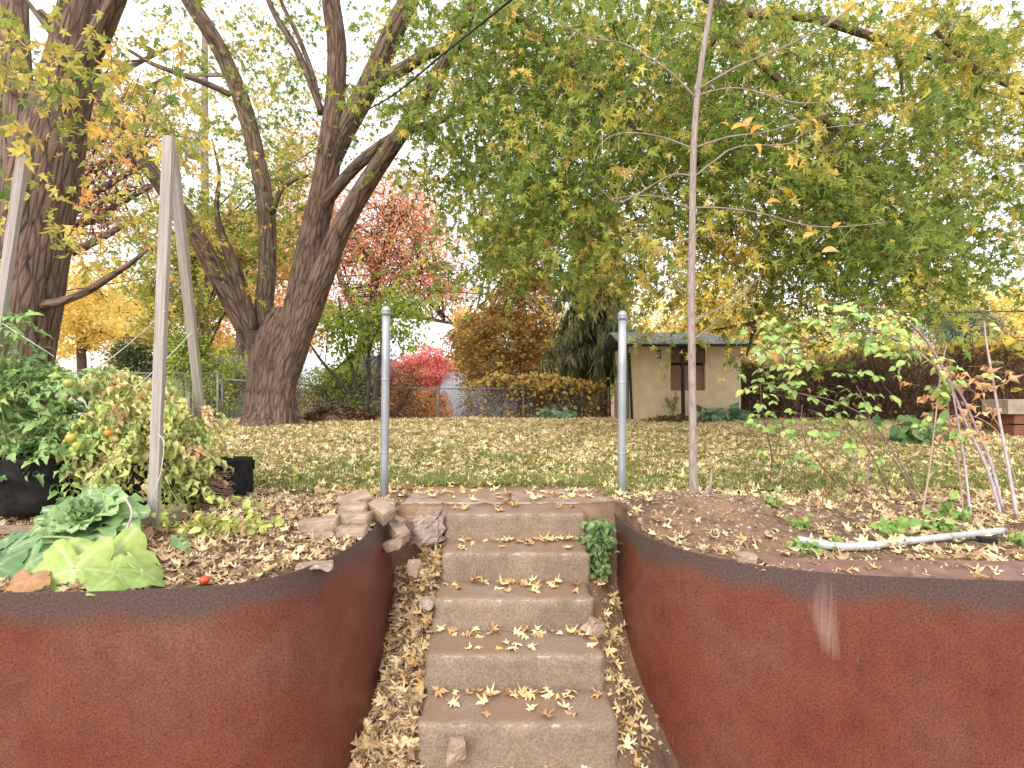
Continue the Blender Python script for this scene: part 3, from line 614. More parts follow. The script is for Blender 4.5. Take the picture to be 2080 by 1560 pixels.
def pal_grid(pts):
    """autumn tint of the maple canopy: yellower and greener patches set by position in the view"""
    px = 1040 + pts[:, 0]/pts[:, 1]*F; py = 778 - (pts[:, 2]-CZ)/pts[:, 1]*F
    y = .31 + .24*snoise(pts[:, 0]*1.1, pts[:, 2]*1.3 + pts[:, 1]*.6, 1.0)
    y += .45*np.exp(-(((px-1400)/190)**2 + ((py-600)/150)**2)) + .25*sm((px-1500)/300)*sm((330-py)/260) + .18*sm((700-px)/300)
    y -= .22*np.exp(-(((px-1830)/150)**2 + ((py-480)/110)**2)) + .15*np.exp(-(((px-1080)/170)**2+((py-340)/130)**2))
    n = len(pts); lowf = .5 + .42*snoise(pts[:, 0]*.9 + pts[:, 1]*.5, pts[:, 2]*1.1 - pts[:, 1]*.4, 2.3, 5); u = np.clip(.62*lowf + .38*rng.random(n), 0, 1)[:, None]; y = np.clip(y, .02, .95)[:, None]
    g = pick_cols(n, GREEN); yl = pick_cols(n, YELL); mx = pick_cols(n, MIX)
    return np.where(u < y*.75, yl, np.where(u < y*.75+.25, mx, g))

def grid_seeds(rows, per_density, depth_fn, cell=80, cluster=8, spread=(.34, .34, .2)):
    """leafy twigs gathered into spreading sprays; density read per cell of the view"""
    out = []
    for r, row in enumerate(rows):
        for c, ch in enumerate(row):
            q = rng.poisson(int(ch)*per_density/cluster)
            for _ in range(q):
                px = (c + rng.uniform(-.1, 1.1))*cell; py = (r + rng.uniform(-.25, .95))*cell; d = depth_fn(px, py)
                for k in range(cluster): out.append(np.array(P(px, py, d)) + rng.normal(0, 1, 3)*np.array(spread)*d/8)
    return np.array(out)
def tube_obj(name, specs, mat, parent, seg=14, n=6, rough=.05):
    b = MB()
    for s in specs:
        p, r = limb_path(s, n); b.tube(p, r, seg, rough=rough)
    return b.build(name, mat, parent, True)

# ---------------------------------------------------------------- the big silver maple
mp_ = thing('silver_maple', 'huge maple with five spreading brown trunks and green-yellow canopy on the lawn', 'tree', (-4.85, 11.2, 0))
D = 11.2
def trunk_mesh():
    """flared, fluted lower trunk, dense enough for bark ridges"""
    rows = [(552, 905, 11.2, 100), (552, 862, 11.2, 70), (549, 838, 11.2, 55), (547, 790, 11.2, 46), (550, 745, 11.2, 44), (556, 705, 11.2, 46), (566, 670, 11.2, 42), (585, 625, 11.2, 32)]
    pts, rad = limb_path(rows, 9); seg = 72; V, Q = [], []; L = 0
    for i, (p, r) in enumerate(zip(pts, rad)):
        if i: L += (p - pts[i-1]).length
        base = max(0, 1 - (p.z+.1)/.75)
        for k in range(seg):
            a = 2*math.pi*k/seg
            rr = r*(1 + base*.28*(max(0, math.cos(a*2.5+.4))**3 + .6*max(0, math.cos(a*3.5+2))**3) - base*.08)
            rr += .10*math.cos(a-.2)*(.5 if L > 1.2 else .2)*r
            rdg = math.sin(a*19 + math.sin(L*2.3+a*2)*1.2 + L*.8)*.5 + math.sin(a*31 + L*1.7 + math.sin(L*3+a*5))*.35
            rr += .016*rdg + .01*float(snoise(a*4, L*3, 1.0))
            V.append((p.x + math.cos(a)*rr, p.y + math.sin(a)*rr, p.z)); Q.append((math.cos(a)*r, math.sin(a)*r, L))
    n = len(pts); i = np.arange((n-1)*seg).reshape(n-1, seg); j = np.roll(i, -1, axis=1)
    return mesh_np('trunk', np.array(V), np.stack([i, j, j+seg, i+seg], -1).reshape(-1, 4), None, M['bark'], mp_, True, np.array(Q))
trunk_mesh()
LIMBS = [
 [(552, 860, 11.2, 22), (562, 800, 11.15, 32), (578, 750, 11.1, 35), (596, 690, 11.05, 37), (612, 610, 11.0, 35), (632, 500, 10.9, 31), (655, 390, 10.7, 28), (672, 290, 10.5, 27), (682, 190, 10.3, 22), (684, 90, 10.1, 21), (672, 0, 9.9, 20), (655, -160, 9.6, 16), (640, -330, 9.3, 10)],
 [(572, 900, 10.95, 44), (570, 855, 10.95, 33), (574, 800, 10.95, 27), (590, 735, 10.87, 26), (620, 650, 10.76, 28), (650, 570, 10.6, 26), (690, 470, 10.4, 23), (742, 375, 10.1, 21), (800, 290, 9.7, 18), (868, 190, 9.2, 17), (925, 85, 8.7, 15), (975, -20, 8.2, 14), (1060, -150, 7.7, 13), (1180, -230, 7.3, 12), (1330, -90, 7.0, 11), (1480, 15, 6.8, 11), (1640, 32, 6.6, 10), (1740, 62, 6.5, 9), (1850, 100, 6.4, 7), (2000, 150, 6.3, 6), (2110, 200, 6.2, 5)],
 [(668, 330, 10.6, 24), (700, 262, 10.5, 24), (745, 180, 10.3, 24), (785, 95, 10.0, 23), (830, 0, 9.7, 21), (890, -120, 9.3, 16), (960, -260, 8.9, 10)],
 [(555, 800, 11.3, 14), (545, 720, 11.25, 19), (536, 640, 11.2, 20), (543, 530, 11.3, 19), (541, 430, 11.3, 18), (520, 310, 11.2, 18), (490, 200, 11.1, 18), (445, 95, 10.9, 17), (385, 0, 10.6, 16), (310, -120, 10.2, 11)],
 [(545, 790, 11.2, 18), (530, 725, 11.1, 23), (500, 660, 11.0, 25), (452, 575, 10.8, 22), (395, 470, 10.6, 18), (335, 385, 10.3, 17), (275, 300, 10.0, 16), (215, 205, 9.7, 15), (150, 110, 9.4, 12), (80, 20, 9.1, 8)],
]
for s in LIMBS: tube_obj('limb', [[(a_, b_, d_, r_*.9) for a_, b_, d_, r_ in s]], M['bark'], mp_, 20, 8, .035)
BR = [
 [(512, 668, 10.95, 14), (492, 590, 10.9, 13), (470, 525, 10.85, 12), (452, 480, 10.8, 8), (440, 420, 10.7, 5), (445, 350, 10.6, 3), (430, 280, 10.5, 1.5)],
 [(636, 440, 10.75, 9), (672, 395, 10.5, 12), (715, 345, 10.2, 12), (760, 305, 10.0, 12), (812, 270, 9.7, 10), (900, 240, 9.2, 8), (980, 190, 8.8, 10), (1040, 185, 8.5, 6)],
 [(655, 230, 10.5, 8), (630, 165, 10.4, 7), (600, 95, 10.3, 7), (560, 30, 10.2, 6), (530, -40, 10.1, 4)],
 [(650, 215, 10.5, 5), (635, 150, 10.4, 5), (605, 70, 10.3, 5), (575, 10, 10.2, 4), (560, -40, 10.1, 3)],
 [(468, 190, 11, 6), (420, 168, 10.9, 6), (370, 150, 10.8, 5), (310, 128, 10.7, 4), (262, 100, 10.6, 3)],
 [(553, 430, 11.2, 6), (570, 385, 11.1, 5), (600, 362, 11, 4), (625, 355, 10.9, 3)],
 [(752, 178, 10.35, 10), (775, 157, 10.2, 14), (815, 140, 9.9, 13), (850, 118, 9.6, 12), (900, 95, 9.3, 9)],
 [(1440, 55, 6.8, 6), (1500, 88, 6.8, 8), (1560, 140, 6.8, 8), (1620, 195, 6.8, 8), (1690, 255, 6.8, 6), (1760, 320, 6.8, 5), (1800, 330, 6.8, 3)],
 [(1640, 205, 6.8, 4), (1672, 270, 6.8, 4), (1700, 340, 6.8, 4), (1690, 400, 6.8, 3), (1660, 490, 6.8, 2)],
 [(1035, 190, 8.5, 8), (1038, 150, 8.4, 7), (1062, 128, 8.4, 6), (1090, 150, 8.3, 5), (1150, 190, 8.2, 3)],
 [(1826, 90, 6.4, 4), (1830, 150, 6.4, 3), (1835, 210, 6.4, 3), (1830, 250, 6.4, 2)],
 [(1000, -30, 8.1, 10), (1080, 60, 8.0, 8), (1180, 140, 7.9, 7), (1290, 260, 7.8, 6), (1340, 300, 7.7, 3)],
 [(1150, -200, 7.4, 10), (1230, 0, 7.6, 7), (1290, 120, 7.8, 6), (1440, 260, 7.8, 5), (1480, 440, 7.8, 4), (1500, 560, 7.8, 3), (1540, 640, 7.8, 2)],
 [(1567, 440, 7.0, 3), (1575, 485, 7.0, 5), (1620, 498, 7.0, 5), (1680, 515, 7.0, 3)],
 [(1550, 480, 8.0, 3), (1568, 572, 8.0, 6), (1535, 650, 8.0, 5), (1530, 672, 8.0, 4), (1516, 720, 8.0, 2)],
 [(1530, 655, 8.0, 4), (1500, 660, 8.0, 4), (1450, 668, 8.0, 2)],
 [(1900, 60, 6.4, 4), (1950, 110, 6.5, 5), (2010, 150, 6.5, 6), (2090, 190, 6.5, 6)],
 [(1500, 20, 6.8, 5), (1420, 130, 7.2, 5), (1400, 260, 7.4, 4), (1480, 330, 7.4, 3), (1560, 430, 7.3, 3)],
]
for s in BR: tube_obj('branch', [s], M['bark'], mp_, 8, 4, .05)
#        0         1         2
#        01234567890123456789012345
ROWS = ['00134332134899998766542354',
        '00243433125899998766655455',
        '00243324113699999877552266',
        '00114321023899999875664566',
        '00002221000699998775667763',
        '00014532000388887665567751',
        '00013431000263455554456752',
        '00012320000110122333344510',
        '00000000000000000012200000',
        '00000000000000000001100000']
ROWS = [r[:26].ljust(26, '0') for r in ROWS]
def dep(px, py):
    base = 12.1 if px < 760 else (9.2 if px < 1000 else (8.3 if px < 1450 else 7.5))
    return float(np.clip(rng.normal(base, 1.1), 5.2, 14.5))
seeds = grid_seeds(ROWS, 8.6, dep)
lf, tw = sprays(seeds, pal_grid, per=(6, 10), tlen=(.3, .7), lsize=(.08, .135), droop=.28, hang=.4)
V_, T_, C_ = lf; tag(mesh_np('crown', V_, T_, C_, M['leaf'], mp_), kind='stuff')
V_, T_, C_ = tw; tag(mesh_np('twigs', V_, T_, C_, M['plain'], mp_), kind='stuff')

# ---------------------------------------------------------------- second maple at the left edge
m2 = thing('silver_maple', 'thick dark maple trunk at the far left behind the tomato plants', 'tree', (-6.5, 7.8, 0))
tube_obj('trunk', [[(18, 905, 7.8, 84), (22, 830, 7.8, 70), (30, 720, 7.8, 66), (48, 600, 7.8, 64), (72, 450, 7.8, 62), (95, 330, 7.75, 60), (120, 230, 7.7, 50), (150, 110, 7.6, 44), (172, 0, 7.5, 40), (200, -180, 7.4, 30)]], M['bark'], m2, 40, 8, .03)
tube_obj('limb', [[(40, 420, 7.9, 34), (38, 300, 8.0, 30), (36, 180, 8.1, 26), (30, 60, 8.2, 24), (28, -60, 8.3, 22)]], M['bark'], m2, 16, 6, .04)
tube_obj('limb', [[(140, 160, 7.6, 24), (190, 90, 7.4, 22), (225, 20, 7.2, 18), (260, -60, 7.0, 14)]], M['bark'], m2, 14, 6, .04)
tube_obj('branch', [[(35, 634, 7.85, 9), (75, 620, 7.7, 10), (120, 612, 7.6, 9), (175, 590, 7.5, 8), (215, 565, 7.4, 7), (262, 535, 7.3, 5), (300, 505, 7.2, 3)]], M['bark'], m2, 8, 5, .05)
tube_obj('branch', [[(-40, -90, 4.6, 5), (30, -30, 4.4, 5), (110, 75, 4.1, 4.5), (160, 140, 4.0, 4), (190, 175, 4.0, 3)]], M['bark'], m2, 8, 5, .05)
NEAR = ['5441000', '4553100', '5554200', '4442100', '2331000', '1110000']
sd = grid_seeds(NEAR, 1.2, lambda a, b: float(rng.uniform(3.3, 4.9)), 80, 4, (.3, .3, .2))
lf, tw = sprays(sd, lambda p: pick_cols(len(p), MIX + [(2, (.5, .33, .08)), (.35, (.6, .27, .1))]), per=(5, 8), tlen=(.25, .5), lsize=(.06, .10), droop=.5, tm=FULL, twig_r=.0025)
V_, T_, C_ = lf; tag(mesh_np('crown', V_, T_, C_, M['leaf'], m2), kind='stuff')
V_, T_, C_ = tw; tag(mesh_np('twigs', V_, T_, C_, M['plain'], m2), kind='stuff')

# ---------------------------------------------------------------- trees and shrubs further back
def ell(px, py, d, rpx, rpy, rd): c = P(px, py, d); return (np.array(c), np.array([rpx*d/F, rd, rpy*d/F]))
def in_ell(E, n, hollow=.35):
    v = rdir(n)*(rng.uniform(hollow**3, 1, (n, 1)))**(1/3); return E[0] + v*E[1]
def far_tree(name, label, trunk, ells, pal, n, lsize, cat='tree', group=None, nbr=26, clump=.45, tm=DIAM, mat='leaf_far', bark='bark_far', brr=.035, hang=.3, stems=None, bare=0):
    """trunk rows as limb specs; branches reach into the crown ellipsoids; leaves in clumps"""
    base = limb_path(trunk[0], 3)[0][0]; g = thing(name, label, cat, (base.x, base.y, float(ground_z(base.x, base.y, False))), group)
    tube_obj('trunk', trunk, M[bark], g, 10, 4, .06)
    tp = []
    for s in trunk: tp += limb_path(s, 4)[0][3:]
    b = MB(); w = np.array([np.prod(e[1])**.6 for e in ells]); ends = []
    for k in range(nbr):
        e = ells[rng.choice(len(ells), p=w/w.sum())]; q = Vector(in_ell(e, 1, .5)[0]); s = tp[rng.integers(0, len(tp))]
        m = (s + q)/2 + Vector((0, 0, .12*(q-s).length)); pts = [Vector(p) for p in spline([s, m, q], 4)]
        b.tube(pts, [brr*(1-.8*i/(len(pts)-1)) for i in range(len(pts))], 5)
        for h in (3, 5, 6, 7):
            for rep in range(1 + bare):
                f = pts[min(h, len(pts)-1)]; t2 = f + Vector(rdir(1)[0])*(.5 + .5*rng.random())*min(e[1])*.8 + Vector((0, 0, .1)); b.tube([f, (f+t2)/2 + Vector(rdir(1)[0])*.08, t2], [brr*.45, brr*.3, brr*.1], 4); ends.append(np.array(t2))
        ends.append(np.array(q))
    tag(b.build('branches', M['twig'], g, True), kind='stuff')
    cs = []
    for e, f in zip(ells, w/w.sum()):
        nc = max(3, int(f*n/30)); cs.append(in_ell(e, nc))
    cs = np.concatenate(cs + [np.array(ends)]); pk = cs[rng.integers(0, len(cs), n)]
    off = rdir(n)*(rng.random((n, 1))**.5)*clump; off[:, 2] *= .6; pos = pk + off
    tip = rdir(n); tip[:, 2] -= hang; up = rdir(n); up[:, 2] += .8
    ccol = pick_cols(n, pal, .22); tint = 1 + .2*snoise(pk[:, 0]*2, pk[:, 2]*2, 1.3)[:, None]
    V_, T_, C_ = scatter(tm, pos, frames(tip, up), rng.uniform(*lsize, n), ccol*tint)
    tag(mesh_np('crown', V_, T_, C_, M[mat], g), kind='stuff'); return g
GOLD = [(4, (.76, .63, .22)), (3, (.68, .58, .22)), (1.5, (.5, .49, .15)), (.5, (.72, .48, .17))]
REDO = [(4, (.60, .30, .17)), (3, (.54, .24, .14)), (2, (.64, .38, .2)), (1, (.42, .23, .14))]
PINK = [(4, (.66, .27, .24)), (3, (.62, .22, .20)), (1, (.66, .35, .25))]
ORNG = [(4, (.62, .32, .14)), (3, (.54, .24, .12)), (2, (.62, .42, .15)), (1, (.28, .26, .09))]
OLIV = [(4, (.20, .18, .05)), (3, (.29, .21, .06)), (2.2, (.45, .24, .07)), (1.2, (.6, .36, .09)), (1, (.12, .13, .04))]
LIME = [(4, (.28, .37, .06)), (3, (.38, .44, .08)), (2, (.18, .27, .05)), (.7, (.5, .46, .1))]
TANS = [(4, (.52, .31, .17)), (3, (.58, .32, .17)), (1, (.4, .3, .12))]
MIXD = [(3, (.14, .20, .05)), (3, (.27, .31, .07)), (2, (.5, .42, .09)), (.8, (.6, .29, .09))]
far_tree('bare_branched_tree', 'nearly bare tree with long low branches and tan leaves, between the two maples', [[(-60, 800, 19, 42), (-40, 600, 19, 36), (-20, 420, 19, 28), (0, 250, 19, 20)]] + [[(-30, y0, 19, 13), (60, y0-20-k*6, 18.6, 11), (170, y0-60-k*9, 18.2, 8), (270, y0-115-k*9, 17.8, 5), (340, y0-150-k*9, 17.5, 3)] for k, y0 in enumerate((560, 520, 478, 440, 395, 350, 300))], [ell(200, 360, 18, 140, 130, 2.0), ell(270, 260, 18, 110, 90, 1.6), ell(160, 480, 18, 130, 60, 1.6), ell(230, 190, 18, 110, 60, 1.5)], TANS, 7000, (.09, .16), nbr=60, clump=.5, brr=.04, bare=1)
far_tree('yellow_tree', 'bright yellow tree behind the tomato plants at left', [[(170, 800, 23, 9), (165, 690, 23, 8), (172, 600, 23, 6), (175, 540, 23, 3)]], [ell(150, 650, 23, 110, 55, 2.2), ell(230, 640, 23, 100, 60, 2.0), ell(170, 585, 23, 90, 55, 2.0), ell(290, 660, 22, 60, 70, 1.6), ell(110, 690, 23, 90, 35, 1.6)], GOLD, 16000, (.10, .18), nbr=26, clump=.5)
far_tree('green_gold_tree', 'green and gold maple behind the wooden stakes, left of the big maple', [[(410, 850, 15.5, 12), (405, 700, 15.5, 11), (395, 560, 15.5, 8), (390, 430, 15.5, 4)], [(408, 620, 15.5, 7), (440, 500, 15.4, 5), (470, 420, 15.3, 3)]], [ell(370, 480, 15.5, 110, 70, 1.6), ell(330, 560, 15.5, 80, 60, 1.4), ell(430, 580, 15.6, 70, 90, 1.4), ell(470, 480, 16, 60, 70, 1.2), ell(360, 670, 15.6, 70, 60, 1.2), ell(590, 480, 17, 70, 90, 1.2), ell(580, 330, 17, 60, 60, 1.2)], MIXD + [(1.4, (.5, .36, .07))], 17000, (.08, .14), nbr=34, clump=.4, tm=LITE)
far_tree('red_oak', 'spreading tree with rusty red leaves behind the left gate post', [[(720, 850, 24, 14), (735, 700, 24, 12), (760, 580, 24, 9), (790, 480, 24, 6), (800, 400, 24, 4)], [(740, 660, 24, 8), (690, 560, 24, 6), (680, 470, 24, 4)], [(750, 620, 24, 8), (830, 560, 24, 6), (890, 540, 23.8, 4)], [(745, 640, 24, 7), (830, 640, 24, 5), (920, 655, 23.8, 3)]], [ell(770, 450, 24, 130, 90, 2.4), ell(840, 480, 24, 90, 80, 2.0), ell(740, 530, 24, 80, 60, 2.0), ell(850, 580, 24, 100, 55, 2.0), ell(800, 400, 24, 60, 45, 1.6), ell(640, 440, 24, 60, 90, 1.8), ell(690, 610, 24, 70, 40, 1.8), ell(610, 300, 24, 60, 60, 1.6), ell(890, 520, 24, 50, 70, 1.8), ell(920, 600, 24, 40, 35, 1.6), ell(700, 480, 24, 60, 70, 1.8), ell(870, 430, 24, 50, 50, 1.6)], REDO, 19000, (.09, .16), nbr=80, clump=.85, brr=.045, bare=1)
far_tree('pink_red_shrub', 'glowing pink-red shrub between the gate posts beyond the fence', [[(860, 870, 22, 5), (858, 800, 22, 4), (856, 740, 22, 2)], [(856, 860, 22, 4), (835, 790, 22, 3), (825, 750, 22, 2)]], [ell(860, 755, 22, 55, 60, 1.1), ell(825, 770, 22, 45, 50, 1.0), ell(890, 770, 22, 30, 60, .9)], PINK, 15000, (.06, .11), cat='shrub', nbr=26, clump=.3)
far_tree('orange_shrub', 'orange shrub behind the chain-link fence below the pink one', [[(840, 900, 18.5, 4), (838, 830, 18.5, 3), (830, 780, 18.5, 2)], [(846, 890, 18.5, 4), (870, 830, 18.5, 3), (885, 790, 18.5, 2)]], [ell(835, 815, 18.5, 50, 38, .8), ell(875, 830, 18.5, 40, 35, .8), ell(805, 840, 18.5, 25, 30, .7), ell(850, 860, 18.5, 60, 25, .7)], ORNG, 9000, (.06, .11), cat='shrub', nbr=24, clump=.3)
far_tree('orange_maple', 'broad olive and orange maple behind the fence left of the spruce', [[(1060, 850, 18.5, 10), (1062, 700, 18.5, 9), (1055, 600, 18.5, 6), (1050, 520, 18.5, 4)], [(1060, 700, 18.5, 6), (1000, 640, 18.5, 4), (970, 620, 18.5, 3)]], [ell(1030, 690, 18.5, 100, 65, 1.9), ell(1000, 740, 18.5, 80, 45, 1.6), ell(1070, 620, 18.5, 75, 70, 1.6), ell(1060, 540, 18.5, 70, 55, 1.4), ell(960, 690, 18.5, 50, 50, 1.2), ell(1090, 740, 18.5, 90, 45, 1.3), ell(1030, 490, 18.8, 60, 40, 1.4), ell(1080, 470, 18.8, 60, 45, 1.4)], [(w_*1.0, c_) for w_, c_ in OLIV] + [(3, (.5, .27, .1))], 25000, (.09, .15), nbr=44, clump=.42, tm=LITE)
far_tree('gold_shrub', 'golden shrub peeping left of the olive maple', [[(960, 860, 24, 4), (955, 700, 24, 3), (950, 640, 24, 2)]], [ell(955, 700, 24, 32, 50, 1.0), ell(945, 650, 24, 25, 30, .9)], GOLD + [(2, (.55, .27, .06))], 5000, (.09, .15), cat='shrub', nbr=14, clump=.4)
far_tree('slender_mulberry', 'slim multi-stemmed lime-green tree at the fence beside the left gate post', [[(742, 848, 13.2, 6), (748, 770, 13.2, 5), (752, 700, 13.1, 4), (790, 640, 13.0, 3), (850, 610, 12.9, 2)], [(752, 850, 13.3, 6), (765, 770, 13.2, 5), (775, 690, 13.1, 3), (760, 600, 13.0, 2)], [(735, 846, 13.2, 5), (722, 770, 13.1, 4), (700, 690, 13.0, 3), (688, 600, 12.9, 2)], [(715, 800, 13.1, 4), (660, 740, 13, 3), (625, 690, 13, 2)]], [ell(740, 640, 13, 70, 45, .8), ell(800, 640, 13, 70, 40, .8), ell(700, 690, 13, 60, 50, .7), ell(860, 620, 12.9, 45, 30, .6), ell(835, 690, 13, 35, 35, .5), ell(660, 650, 13, 40, 45, .6)], LIME, 2600, (.08, .13), nbr=30, clump=.28, tm=OVAL, brr=.014)
for lab, xs, pal, nn in (('low green bush at the fence right of the big trunk', [(725, 825, 13.4, 45, 22, .4), (640, 800, 14.6, 45, 45, .5), (690, 770, 14.8, 50, 40, .5)], LIME + [(2, (.10, .15, .04))], 3000),
                         ('tangled twiggy bush with sparse leaves left of the big trunk', [(462, 800, 14.6, 40, 40, .5), (430, 770, 15, 40, 40, .5), (500, 760, 15, 40, 50, .5)], LIME + [(3, (.25, .17, .09))], 2600),
                         ('yellow-green bush behind the tomato plants', [(385, 730, 15, 45, 60, .6), (350, 790, 14, 50, 40, .5)], LIME + [(2, (.12, .16, .04))], 3000),
                         ('dark evergreen bush behind the wilted tomato plants', [(275, 735, 16, 50, 30, .7), (240, 760, 16, 60, 25, .6)], [(4, (.06, .09, .03)), (2, (.12, .14, .05))], 3500)):
    e = [ell(*x) for x in xs]; c = xs[0]
    far_tree('bush', lab, [[(c[0]+dx, 860, c[2], 2), (c[0]+dx*2, c[1], c[2], 1.5), (c[0]+dx*4, c[1]-35, c[2], 1)] for dx in (-8, 2, 9)], e, pal, nn, (.05, .1), cat='bush', nbr=46, clump=.25, tm=OVAL, brr=.01, bare=1)
# trees that close the view to the right and far behind
far_tree('yellow_tree', 'wide pale yellow tree behind the vine hedge at the right edge', [[(2010, 850, 24, 10), (2005, 700, 24, 8), (2000, 600, 24, 4)]], [ell(2010, 640, 24, 90, 50, 2), ell(1900, 600, 26, 70, 50, 2), ell(2080, 620, 24, 60, 60, 2), ell(1850, 640, 26, 70, 45, 1.8), ell(2020, 720, 23, 120, 40, 1.8)], GOLD + [(2, (.5, .40, .14))], 15000, (.1, .18), nbr=30, clump=.5)
far_tree('yellow_tree', 'yellow tree glowing behind the shed roof', [[(1420, 850, 19, 8), (1425, 700, 19, 6), (1430, 620, 19, 3)]], [ell(1380, 640, 19, 110, 50, 1.8), ell(1470, 660, 19, 90, 55, 1.8), ell(1560, 680, 20, 90, 60, 1.6), ell(1660, 690, 20, 90, 50, 1.6), ell(1330, 700, 19, 60, 40, 1.2)], GOLD + [(2, (.34, .33, .07))], 16000, (.08, .15), nbr=34, clump=.42)
far_tree('blue_green_pine', 'soft blue-green pine behind the vine hedge', [[(1945, 850, 21, 6), (1945, 700, 21, 5), (1945, 620, 21, 3)]], [ell(1945, 650, 21, 70, 45, 1.4), ell(1910, 670, 21, 45, 35, 1.1), ell(1985, 670, 21, 45, 35, 1.1)], [(3, (.13, .21, .14)), (2, (.18, .27, .18))], 11000, (.1, .2), nbr=24, clump=.35, tm=[blade(.09, 2, 0, -.2)], mat='needle')
far_tree('orange_tree', 'far tree with pinkish orange leaves above the utility pole', [[(480, 850, 34, 10), (490, 650, 34, 8), (500, 500, 34, 5)]], [ell(500, 520, 34, 100, 100, 3), ell(610, 480, 34, 80, 110, 3), ell(450, 640, 34, 80, 70, 3), ell(600, 640, 34, 90, 80, 3)], ORNG + [(3, (.5, .35, .08))], 13000, (.16, .28), nbr=40, clump=.8)
k = 0
for lab, cx, d, w_, h_, pal in (('distant brownish tree low behind the garage', 930, 48, 60, 50, TANS), ('distant olive tree behind the spruce', 1190, 42, 130, 190, MIXD), ('distant greenish tree behind the vine hedge', 1720, 45, 150, 100, MIXD), ('distant gold tree left of the pine', 1820, 50, 110, 110, GOLD), ('distant grey-green tree at the far right edge', 2080, 40, 60, 120, [(3, (.14, .15, .08)), (1, (.25, .2, .1))]), ('distant gold tree at the left behind the pinkish roof', 40, 42, 160, 120, GOLD), ('distant green tree behind the dark roof', 430, 44, 130, 100, MIXD)):
    far_tree('distant_tree', lab, [[(cx, 850, d, 6), (cx, 780, d, 5), (cx, 760-h_*.6, d, 2)]], [ell(cx, 775-h_*.5, d, w_*.75, h_*.5, 3), ell(cx-w_*.4, 785-h_*.35, d, w_*.5, h_*.4, 3), ell(cx+w_*.4, 785-h_*.35, d, w_*.5, h_*.4, 3), ell(cx, 790-h_*.1, d, w_, 40, 3)], pal, 7000, (.25, .45), nbr=20, clump=1.0, group='distant trees')

# ---------------------------------------------------------------- drooping spruce
sp = thing('drooping_spruce', 'shaggy drooping spruce with a bare trunk foot beside the right gate post', 'tree', (2.7, 16, -.8))
tube_obj('trunk', [[(1228, 900, 16, 15), (1228, 800, 16, 12), (1226, 660, 16, 11), (1222, 520, 16, 9), (1216, 440, 16, 6)]], M['bark_far'], sp, 12, 5, .06)
b = MB(); ns_, ds_ = [], []
for k in range(170):
    z = rng.uniform(.0, 1); py = 400 + 350*z; a = rng.uniform(0, 2*math.pi); ln = (.5 + 1.75*z)*rng.uniform(.65, 1.1)
    if math.cos(a) > .2: ln *= .6
    s = P(1222, py, 16); pts = []
    for t in np.linspace(0, 1, 7): pts.append(s + Vector((math.cos(a)*ln*t, math.sin(a)*ln*t, .12*ln*math.sin(t*3) - .55*ln*t*t)))
    b.tube(pts, [.022*(1-.8*i/6) for i in range(7)], 4)
    for p in pts[1:]:
        for _ in range(26): ns_.append(np.array(p) + rng.normal(0, .06, 3)); ds_.append((rng.normal(0, .25), rng.normal(0, .25), -1))
tag(b.build('branches', M['twig'], sp), kind='stuff')
ns_ = np.array(ns_); ds_ = np.array(ds_); n = len(ns_)
V_, T_, C_ = scatter([blade(.12, 3, .1, -.1, 0, .4, 1), blade(.16, 3, .1, .1, 0, .4, 2)], ns_, frames(ds_, rdir(n)), rng.uniform(.16, .5, n), pick_cols(n, [(4, (.12, .15, .065)), (3, (.17, .20, .085)), (2.5, (.24, .17, .085)), (1, (.3, .26, .1))], .25))
tag(mesh_np('crown', V_, T_, C_, M['needle'], sp), kind='stuff')
# ================================================================ wires, pole, fence
M['wire'] = mat_noise('black_cable', (.02, .02, .022), (.05, .05, .05), 5, bump=0, rough=.6)
up_ = thing('utility_pole', 'wooden utility pole with a grey transformer behind the leaves', 'utility pole', tuple(P(416, 880, 24)))
b = MB(); q = P(416, 880, 24); q.z = -2.6; b.tube([q, P(416, 500, 24), P(416, 60, 24)], [.2, .17, .13], 12); b.build('pole', M['oldwood'], up_, True)
b = MB(); c = P(393, 318, 23.8); b.lathe(tuple(c), [(.3, 0), (.36, .05), (.36, 1.0), (.33, 1.08), (.1, 1.14)], 18); M['tank'] = mat_noise('grey_tank', (.42, .44, .46), (.5, .52, .54), 3, bump=0, rough=.5); b.build('transformer', M['tank'], up_, True)
b = MB(); b.box(tuple(P(416, 150, 23.9)), (2.2, .12, .14)); b.build('crossarm', M['oldwood'], up_)
def cable(label, rows, r):
    b = MB(); pts = [Vector(p) for p in spline([P(*a) for a in rows], 8)]; b.tube(pts, r, 6); tag(b.build('overhead_cable', M['wire'], None, True), label, 'cable')
cable('thick dark cable running from the pole past the spruce to the right edge', [(416, 556, 24), (700, 574, 23), (960, 594, 22), (1250, 614, 21), (1650, 632, 20), (2120, 630, 19)], .022)
cable('dark cable sagging to the left edge in front of the yellow tree', [(416, 548, 24), (310, 562, 22), (200, 578, 20), (80, 598, 18), (-80, 628, 16)], .018)
cable('thin upper wire crossing behind the hanging leaves', [(416, 500, 24), (700, 527, 23), (1000, 552, 22), (1400, 575, 21), (2120, 586, 20)], .009)
cable('pair of twisted black cables slanting up across the canopy', [(416, 420, 24), (545, 358, 17), (640, 300, 12.5), (720, 238, 9.8), (800, 190, 8), (900, 108, 6.4), (1040, -4, 5), (1180, -120, 4)], .013)
M['steelgrey'] = mat_noise('dull_zinc', (.20, .19, .18), (.32, .31, .29), 6, bump=0, rough=.6, metal=.3)
